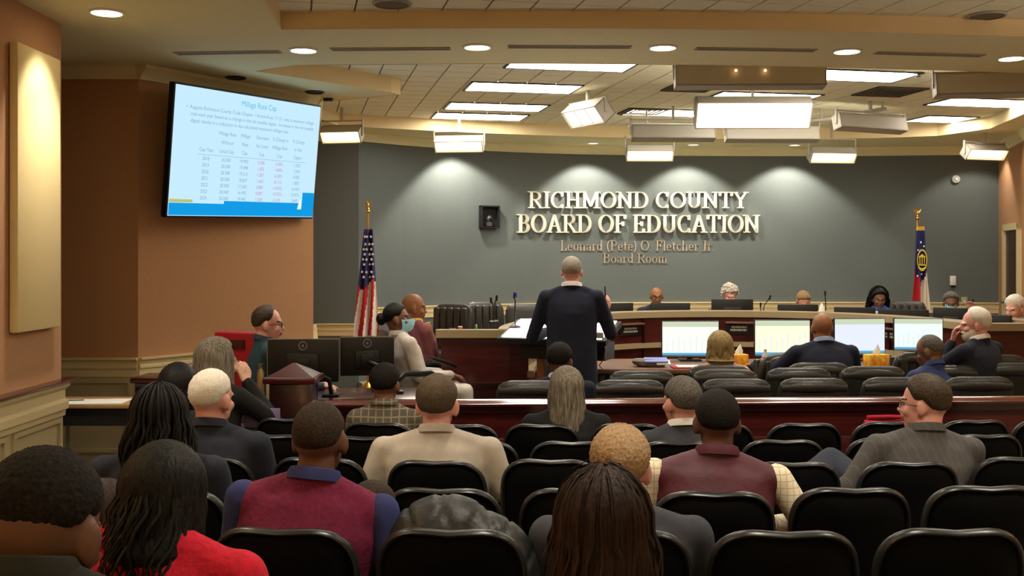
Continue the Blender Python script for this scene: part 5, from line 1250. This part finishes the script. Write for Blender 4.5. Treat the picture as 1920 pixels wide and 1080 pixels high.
    for e in extras:
        if e == 'glasses':
            m = MB()
            for s in (-1, 1):
                m.tube([Mh @ Vector((s*.032+.022*math.cos(a), .094, .004+.017*math.sin(a))) for a in [2*PI*j/14 for j in range(15)]], .0022, 5)
                m.tube([Mh @ Vector((s*.054, .092, .008)), Mh @ Vector((s*.08, .05, .006)), Mh @ Vector((s*.082, 0, .0))], .002, 5)
            m.tube([Mh @ Vector((-.01, .096, .006)), Mh @ Vector((.01, .096, .006))], .002, 5); obj('glasses', m, DARKST, root)
        elif e == 'mask':
            m = MB(); m.loft([[Mh @ Vector((x, y+o, z)) for x, y in ((-.066, .03), (-.045, .076), (-.02, .126-.22*abs(z+.03)), (.02, .126-.22*abs(z+.03)), (.045, .076), (.066, .03))] for z, o in ((-.005, .004), (-.03, .010), (-.055, .010), (-.08, .004), (-.10, -.012))], cap=False)
            R2 = MB(); R2.add(m.v, [(i*6+j, i*6+j+1, (i+1)*6+j+1, (i+1)*6+j) for i in range(4) for j in range(5)]); o = obj('face_mask', R2, mat('mask_blue', (150, 206, 224), .8), root, angle=180)
        elif e == 'beard':
            m = MB(); m.loft([[Mh @ Vector((a_*math.cos(2*PI*j/20), .034+b_*math.sin(2*PI*j/20), z)) for j in range(20)] for z, a_, b_ in ((-.03, .060, .045), (-.05, .064, .060), (-.075, .06, .068), (-.1, .046, .062), (-.118, .025, .04))])
            m.tube([Mh @ Vector((x, .098-4*x*x*3, -.044-abs(x)*.25)) for x in (-.032, -.016, 0, .016, .032)], .008, 6); obj('beard', m, HM['white'], root)
        elif e == 'shirt':
            m = MB(); m.loft([[Mt @ Vector((x, y, z)) for x, z in ((-.045, Ls+.035), (.045, Ls+.035), (.012, Ls-.2), (-.012, Ls-.2))] for y in (.05, .128)]); obj('shirt_front', m, PAPER, root, False)
        elif e == 'tie':
            m = MB(); m.loft([[Mt @ Vector((x, y, z)) for x, z in ((-.018, Ls+.02), (.018, Ls+.02), (.022, Ls-.2), (-.022, Ls-.2))] for y in (.1, .142)]); obj('necktie', m, mat('yellow_tie', (226, 182, 70), .6), root, False)
        elif callable(e): e(root, Mt, Mh, Ls, AR)
    return root
NAVY = cloth('navy_suit', (26, 30, 52)); NAVYD = cloth('dark_navy', (30, 33, 48)); BLKC = cloth('black', (17, 17, 18)); WINE = cloth('maroon_knit', (112, 22, 60), scale=50); BURG = cloth('burgundy_vest', (82, 24, 40), rough=.6, bump=.6)
BLUESH = cloth('blue_shirt', (44, 52, 104)); BEIGE = cloth('beige_suit', (184, 174, 160), scale=10); CRMSH = check_mat('cream_check', (226, 206, 178), (206, 180, 150), 40, 40, .12); REDSW = cloth('red_sweater', (206, 16, 48), scale=60)
PLAID = check_mat('plaid_jacket', (104, 96, 80), (142, 132, 110), 22, 22, .16, second=(74, 68, 58)); PIN = check_mat('pinstripe', (74, 71, 70), (92, 88, 86), 30, 0, .16, second=(88, 85, 82)); TANJ = cloth('tan_jacket', (196, 152, 118)); GREYS = cloth('grey_suit', (62, 64, 72)); CHAR = cloth('charcoal', (48, 48, 52))
TEAL = cloth('teal_shirt', (40, 66, 76)); MAUVE = cloth('mauve_jacket', (134, 74, 78)); BLUEJ = cloth('blue_jacket', (46, 58, 104)); LTBLUE = cloth('light_blue_shirt', (150, 180, 226)); ROYAL = cloth('royal_blue', (60, 84, 176)); CREAMJ = cloth('cream_wrap', (206, 196, 186)); WHITET = cloth('white_trousers', (232, 222, 210))
COATM = mat('quilted_coat', (30, 30, 29), .5, bump=.7, scale=16, var=.2); WCOL = cloth('white_collar', (236, 232, 226)); JEANS = cloth('dark_jeans', (46, 52, 66))

# audience, nearest first
person('man with very short black hair and dark collar sitting closest to the camera', 80, 838, 1.66, yaw=-.1, head=(-.05, .30, 0), neckpush=.035, hup=.12, sk='dark', hair=dict(k='cap', m='blackshort', th=.011, rough=.0016, line='high', n=(128, 84)), top=cloth('dark_olive', (36, 38, 34)), collar=cloth('dark_olive', (36, 38, 34)), vox=.0055, sw=.27, kw=1.15, hk=1.06)
person('small person with smooth dark brown hair half hidden between nearest man and woman in red', 196, 896, 3.34, head=(-.4, .1, 0), sk='brown', hk=.98, hair=dict(k='locks', m='darkbrown', th=.014, line='long', base=(-.07, .076, .07), locks=[dict(n=90, zend=-.075, r=.010, seed=11, lift=.010)]), top=BLKC, sw=.19, kw=.85)
person('woman in a bright red sweater with straight black hair', 308, 824, 2.36, yaw=-.12, sk='brown', sw=.265, kw=1.1, hup=.125, neckpush=.05, head=(0, .25, 0), side=.06, hair=dict(k='locks', m='black', th=.016, line='long', n=(96, 60), base=(-.15, .095, .075),
       locks=[dict(n=230, zend=-.15, r=.009, seed=21, lift=.012, ragged=.03, wave=.004), dict(n=60, zend=-.22, r=.004, seed=22, wave=.016, ragged=.04, phr=(-70, 70), back=.03)]), top=REDSW, vox=.008)
person('woman with long brown hair closest to the centre aisle, seen from behind', 1128, 876, 2.36, yaw=.05, sk='pale', hk=1.03, hair=dict(k='locks', m='darkbrown', th=.018, line='long', n=(96, 60), base=(-.33, .12, .075),
       locks=[dict(n=420, zend=-.36, r=.0085, seed=31, lift=.022, flare=.035, ragged=.06, wave=.008, steps=14), dict(n=90, zend=-.34, r=.004, seed=32, lift=.032, flare=.04, wave=.014, steps=14)]), top=GREYS, sw=.235, vox=.008)
person('man with short sandy blond hair and a grey suit behind the long brown hair', 1163, 794, 3.34, yaw=.0, head=(-.15, .05, 0), sk='pink', hk=1.08, hair=dict(k='cap', m='blond', th=.018, rough=.003, n=(112, 72)), top=GREYS, collar=WCOL, sw=.285, kw=1.1, vox=.0075)
person('man in a maroon sweater vest over a blue shirt', 600, 751, 3.36, yaw=-.05, side=.09, head=(-.12, .02, 0), sk='dark', hk=1.02, hair=dict(k='cap', m='darkcrop', th=.005, rough=.0006, n=(96, 60)), top=WINE, sleeve=BLUESH, collar=BLUESH, sw=.28, kw=1.15, vox=.0075, vest=0,
       arms=('lap', ((.29, .0, .66), (.22, .28, .60), (-.4, 1, -.2), (0, -.2, -1))))
person('person slumped sideways in a dark quilted coat with a green collar', 704, 900, 3.50, yaw=0, side=-.75, lean=.45, head=(-.5, .2, -.25), Ls=.30, hs=.40, hk=.95, bulk=(((-.05, .02, .74), (.20, .14, .19)), ((.06, .0, .66), (.19, .14, .22))), sk='dark', hair=dict(k='cap', m='darkcrop', th=.008, rough=.001), top=COATM, collar=cloth('green_collar', (44, 74, 50)), sw=.26, kw=1.15)
person('woman with long dark dreadlocks and a navy jacket', 300, 719, 4.12, yaw=0, lean=.0, sk='brown', hair=dict(k='locks', m='black', th=.02, line='long', base=(-.16, .09, .07),
       locks=[dict(n=170, zend=-.30, r=.0065, seed=41, flat=1.0, lift=.026, flare=.05, ragged=.08, wave=.014, seg=6, steps=13)]), top=NAVYD, sw=.27, kw=1.1)
person('man in a burgundy quilted vest with cream shirt sleeves', 1344, 728, 4.1, yaw=0, side=.05, head=(0, .05, 0), sk='dark', hk=1.04, hair=dict(k='cap', m='blackshort', th=.010, rough=.001, n=(96, 60)), top=BURG, sleeve=CRMSH, collar=BURG, sw=.295, kw=1.2, vox=.0085,
       vest=0,
       arms=('lap', ((.36, .0, .68), (.26, .3, .60), (-.4, 1, -.2), (0, -.2, -1))))
person('white haired man in a dark suit beside the dreadlocks', 399, 691, 4.85, yaw=-.1, head=(-.35, .05, 0), sk='pink', hk=1.08, hair=dict(k='cap', m='white', th=.014, rough=.002, line='recede'), top=NAVYD, collar=NAVYD, sw=.28, kw=1.15)
person('man with grey brown hair in a beige suit jacket', 820, 700, 4.86, yaw=-.02, head=(-.08, .0, 0), sk='pink', hk=1.12, hair=dict(k='cap', m='brownshort', th=.014, rough=.002), top=BEIGE, collar=BEIGE, sw=.30, kw=1.25, arms=(((-.31, .0, .70), (-.2, .28, .6), (.2, 1, -.2), (0, -.2, -1)), ((.31, .0, .70), (.2, .28, .6), (-.2, 1, -.2), (0, -.2, -1))))
person('man with dark hair and glasses in a grey pinstripe jacket turned sideways', 1732, 700, 4.92, yaw=.55, twist=-.45, side=.05, head=(.45, .05, 0), sk='pink', hk=1.06, face=True, hair=dict(k='cap', m='brownpin', th=.020, rough=.002), top=PIN, collar=PIN, sw=.285, kw=1.15, trousers=JEANS,
       legs=(((-.02, .52, .74), (-.36, .50, .60)), None),
       arms=(((-.30, .16, .70), (-.26, .42, .62), (-.1, 1, -.2), (0, -.2, -1)), 'lap'), extras=('glasses',))
person('man with greying dark hair in a dark grey suit between the rows', 1277, 704, 5.72, yaw=.15, head=(.35, .0, 0), sk='pink', hk=1.12, hair=dict(k='cap', m='saltpepper', th=.016, rough=.002), top=GREYS, collar=WCOL, sw=.25, kw=1.05)
person('woman with long grey brown hair in a black jacket by the rail', 1062, 685, 6.32, yaw=0, sk='pale', hk=1.08, hair=dict(k='locks', m='grey', th=.018, line='long', base=(-.22, .10, .07), locks=[dict(n=150, zend=-.24, r=.009, seed=51, lift=.016, flare=.01, wave=.006), dict(n=40, zend=-.40, r=.008, seed=52, phr=(-55, 55), back=.03, steps=14)]), top=BLKC, sw=.265, kw=1.05)
person('short haired person in a brown plaid jacket by the rail', 722, 679, 6.38, yaw=0, head=(-.2, .05, 0), sk='brown', hk=1.02, hair=dict(k='cap', m='blackshort', th=.018, rough=.003), top=PLAID, collar=PLAID, sw=.225)
person('woman with long straight grey hair raising a hand to her face', 408, 631, 6.5, yaw=-.5, head=(-.6, .05, 0), sk='pale', hk=1.14, face=True, hair=dict(k='locks', m='grey', th=.020, line='long', base=(-.26, .105, .08), locks=[dict(n=190, zend=-.30, r=.009, seed=61, lift=.017, flare=.012)]), top=BLKC, sw=.25,
       arms=('lap', ((.28, .24, .80), (.12, .17, 1.05), (-.35, .0, 1), (-1, .2, 0))), vox=.008)
person('person with black hair tucked behind the white haired man', 335, 678, 5.66, yaw=-.2, sk='brown', hk=1.05, hair=dict(k='locks', m='black', th=.018, line='long', base=(-.12, .09, .075), locks=[dict(n=80, zend=-.13, r=.010, seed=71)]), top=BLKC, sw=.235)
person('man with short dark hair in a navy suit just beyond the rail', 1050, 641, 7.95, yaw=-.1, zfl=0, head=(-.3, .1, 0), sk='dark', hk=1.12, hair=dict(k='cap', m='blackshort', th=.016, rough=.002), top=NAVY, collar=WCOL, sw=.27)
# speaker and the people at the staff table
def clicker(root, Mt, Mh, Ls, AR):
    s, sh, el, wr = AR[1]; m = MB(); m.rcone(wr+Vector((.0, .02, .06)), .007, wr+Vector((-.005, .04, .19)), .006); obj('held_clicker', m, BLACKP, root)
person('standing grey haired man in a dark navy suit speaking at the white topped lectern', 1072, 480, 8.5, yaw=-.06, zfl=0, stand=True, lean=.05, head=(-.08, .05, 0), sk='pink', hk=1.0, hair=dict(k='cap', m='greyshort', th=.012, rough=.0015), top=NAVY, collar=WCOL, trousers=NAVY, sw=.262, kw=1.1, vox=.0075, hem=-.2,
       arms=(((-.315, .08, 1.17), (-.20, .33, 1.20), (.3, 1, -.1), (0, 0, -1)), ((.31, .10, 1.20), (.275, .26, 1.38), (-.02, .15, 1), (-.5, .8, .1))), extras=(clicker,))
person('woman with a blonde bob in a tan jacket at the staff table', 1350, 619, 8.62, yaw=0, zfl=0, sk='pale', hk=1.05, hair=dict(k='locks', m='blonde', th=.022, line='long', base=(-.10, .105, .09), locks=[dict(n=170, zend=-.115, r=.010, seed=81, lift=.02, ragged=.012, flare=.008)]), top=TANJ, sw=.24, arms=('desk', 'desk'))
person('bald man in a navy suit at the staff table seen from behind', 1541, 587, 8.66, yaw=.05, zfl=0, lean=.16, sk='golden', hk=1.04, head=(0, .1, 0), top=NAVY, collar=cloth('pale_blue_collar', (150, 164, 196)), sw=.285, kw=1.15, arms=(((-.40, .20, .86), (-.46, .5, .90), (0, 1, 0), (0, 0, -1)), 'desk'))
person('man with thinning grey stubble hair and glasses in a blue jacket, head bowed', 1742, 628, 8.3, yaw=.35, zfl=0, lean=.25, head=(.6, .25, 0), sk='brown', hk=1.08, face=True, hair=dict(k='cap', m='saltpepper', th=.005, rough=.0008, line='recede'), top=BLUEJ, collar=BLUEJ, sw=.25, arms=('desk', 'desk'), extras=('glasses',))
person('white haired bearded man in a dark suit with his hand at his mouth', 1828, 575, 8.42, yaw=.6, zfl=0, lean=.12, head=(.75, .1, 0), sk='pink', hk=1.08, face=True, hair=dict(k='cap', m='white', th=.018, rough=.002, line='recede'), top=NAVYD, collar=WCOL, sw=.27, kw=1.1, vox=.008,
       arms=(((-.22, .30, .92), (-.09, .24, 1.14), (.15, -.1, 1), (.4, -.8, 0)), 'desk'), extras=('beard',))
person('man with brown hair and glasses in a teal shirt at the control desk', 503, 572, 7.98, yaw=-1.15, zfl=0, hs=.55, head=(-.3, .08, 0), sk='pink', hk=1.1, face=True, hair=dict(k='cap', m='brownpin', th=.016, rough=.002, line='recede'), top=TEAL, collar=TEAL, sw=.25, arms=('desk', 'desk'), trousers=JEANS, extras=('glasses',))
def held_book(root, Mt, Mh, Ls, AR):
    m = MB(); m.box((0, 0, 0), (.12, .24, .03), M=Matrix.Translation((.06, .23, zh_book)) @ Matrix.Rotation(-.35, 4, 'X'), bev=.006); obj('black_folder', m, BLACKP, root)
zh_book = .72
pw = person('woman in a blue face mask and cream wrap leaning back in a chair', 745, 569, 8.98, yaw=-1.1, zfl=ZD, lean=-.28, head=(-.42, -.05, 0), sk='brown', hk=1.08, face=True, hair=dict(k='bun', m='black', th=.014), top=CREAMJ, collar=CREAMJ, trousers=WHITET, sw=.25, extras=('mask', held_book))
pm = person('bald man in a mauve jacket with a yellow tie leaning back', 776, 552, 9.7, yaw=-.12, twist=-.9, zfl=ZD, lean=-.2, head=(-1.3, .1, 0), sk='golden', hk=1.1, face=True, top=MAUVE, collar=cloth('yellow_collar', (222, 182, 96)), sw=.26, kw=1.15, trousers=cloth('grey_trousers', (140, 132, 120)), extras=('tie',))
for q_, l in ((pw, 'black chair of the woman in the blue face mask'), (pm, 'black chair of the man in the mauve jacket')):
    a_ = q_.rotation_euler.z; man = q_ is pm; dup(exA, (q_.location.x+.10*math.sin(a_)-.10*man, q_.location.y-.10*math.cos(a_)+.08*man, ZD), -1.25 if man else a_, l, BRD)
# board members behind the curved desk (facing the seats)
person('bald board member with glasses in a dark blue suit facing the room', 1231, 539, 13.727, yaw=PI, zfl=ZD, head=(0, .15, 0), sk='golden', face=True, top=NAVY, collar=WCOL, sw=.25, arms=('desk', 'desk'), extras=('glasses', 'shirt'))
person('board member with curly silver grey hair behind the tall monitor', 1368, 533, 13.783, yaw=PI, zfl=ZD, head=(0, .4, 0), sk='pink', face=True, hair=dict(k='curly', m='curlgrey', th=.022, rough=.004, r=.016, sp=.034, nc=240), top=CHAR, sw=.23, arms=('desk', 'desk'))
person('board member with short sandy hair bowed low over the desk', 1506, 545, 13.615, yaw=PI-.1, zfl=ZD, lean=.25, head=(0, .7, 0), sk='pink', face=True, hair=dict(k='cap', m='sandy', th=.018, rough=.002), top=CHAR, sw=.24, arms=('desk', 'desk'))
person('board woman with full black wavy hair and a royal blue blouse', 1648, 538, 13.113, yaw=PI-.35, zfl=ZD, lean=.14, head=(.25, .3, 0), sk='brown', face=True, hair=dict(k='locks', m='black', th=.026, line='long', locks=[dict(n=190, zend=-.16, r=.013, seed=91, lift=.036, flare=.024, wave=.016, ragged=.03, phr=(-96, 96))]), top=ROYAL, collar=ROYAL, sw=.23, arms=('desk', 'desk'), extras=('shirt',))
person('board member with grey hair wearing a pale blue face mask', 1783, 546, 12.499, yaw=PI-.6, zfl=ZD, head=(.25, .25, 0), sk='brown', face=True, hair=dict(k='cap', m='saltpepper', th=.022, rough=.003), top=CHAR, sw=.24, arms=('desk', 'desk'), extras=('mask',))
person('white haired board member in a light blue shirt at the desk end', 1903, 552, 11.383, yaw=PI-1.0, zfl=ZD, head=(.0, .25, 0), sk='pink', face=True, hk=1.1, hair=dict(k='cap', m='white', th=.022, rough=.003), top=LTBLUE, collar=LTBLUE, sw=.25, arms=('desk', ((.30, .3, .82), (.28, .34, 1.02), (0, .3, 1), (0, 1, 0))))
def quilt():
    rt = next(o for o in bpy.data.objects if o.get('label', '').startswith('person slumped'))
    me = next(c for c in rt.children if c.name.startswith('jacket')).data; V = np.empty(len(me.vertices)*3); me.vertices.foreach_get('co', V); V = V.reshape(-1, 3)
    N = np.empty(len(V)*3); me.vertices.foreach_get('normal', N); N = N.reshape(-1, 3)
    q = np.minimum(np.abs(np.sin(26*(V[:, 0]+.6*V[:, 2]))), np.abs(np.sin(26*(V[:, 0]-.6*V[:, 2]))))
    V -= N*(.009*(1-np.clip(q*3.2, 0, 1)))[:, None]; me.vertices.foreach_set('co', V.ravel()); me.update()
run_jobs(); quilt()
# crossed leg of the pinstripe man and red cloth over the next chair
t = thing('red_cloth', 'bright red garment hung over a chair back by the rail', 'garment', (PX(1660, 6.2), 6.22, -.02))
m = MB(); R = []
for i in range(9):
    a = PI*i/8; R.append([(x, -.06*math.cos(a)+.02*math.sin(9*x), .80+.085*math.sin(a)-.05*abs(math.cos(a))-.01*math.cos(12*x)) for x in np.linspace(-.12, .17, 12)])
m.add([p for r in R for p in r], [(i*12+j, i*12+j+1, (i+1)*12+j+1, (i+1)*12+j) for i in range(8) for j in range(11)])
o = obj('draped_cloth', m, mat('red_garment', (176, 10, 48), .8, bump=.3, scale=20), t, angle=180); sd = o.modifiers.new('thick', 'SOLIDIFY'); sd.thickness = .012
m = MB(); m.tube([(-.1, .0, .895), (.02, -.01, .9), (.15, .0, .895)], .012, 8); obj('cloth_fold', m, mat('red_garment', (176, 10, 48), .8), t)
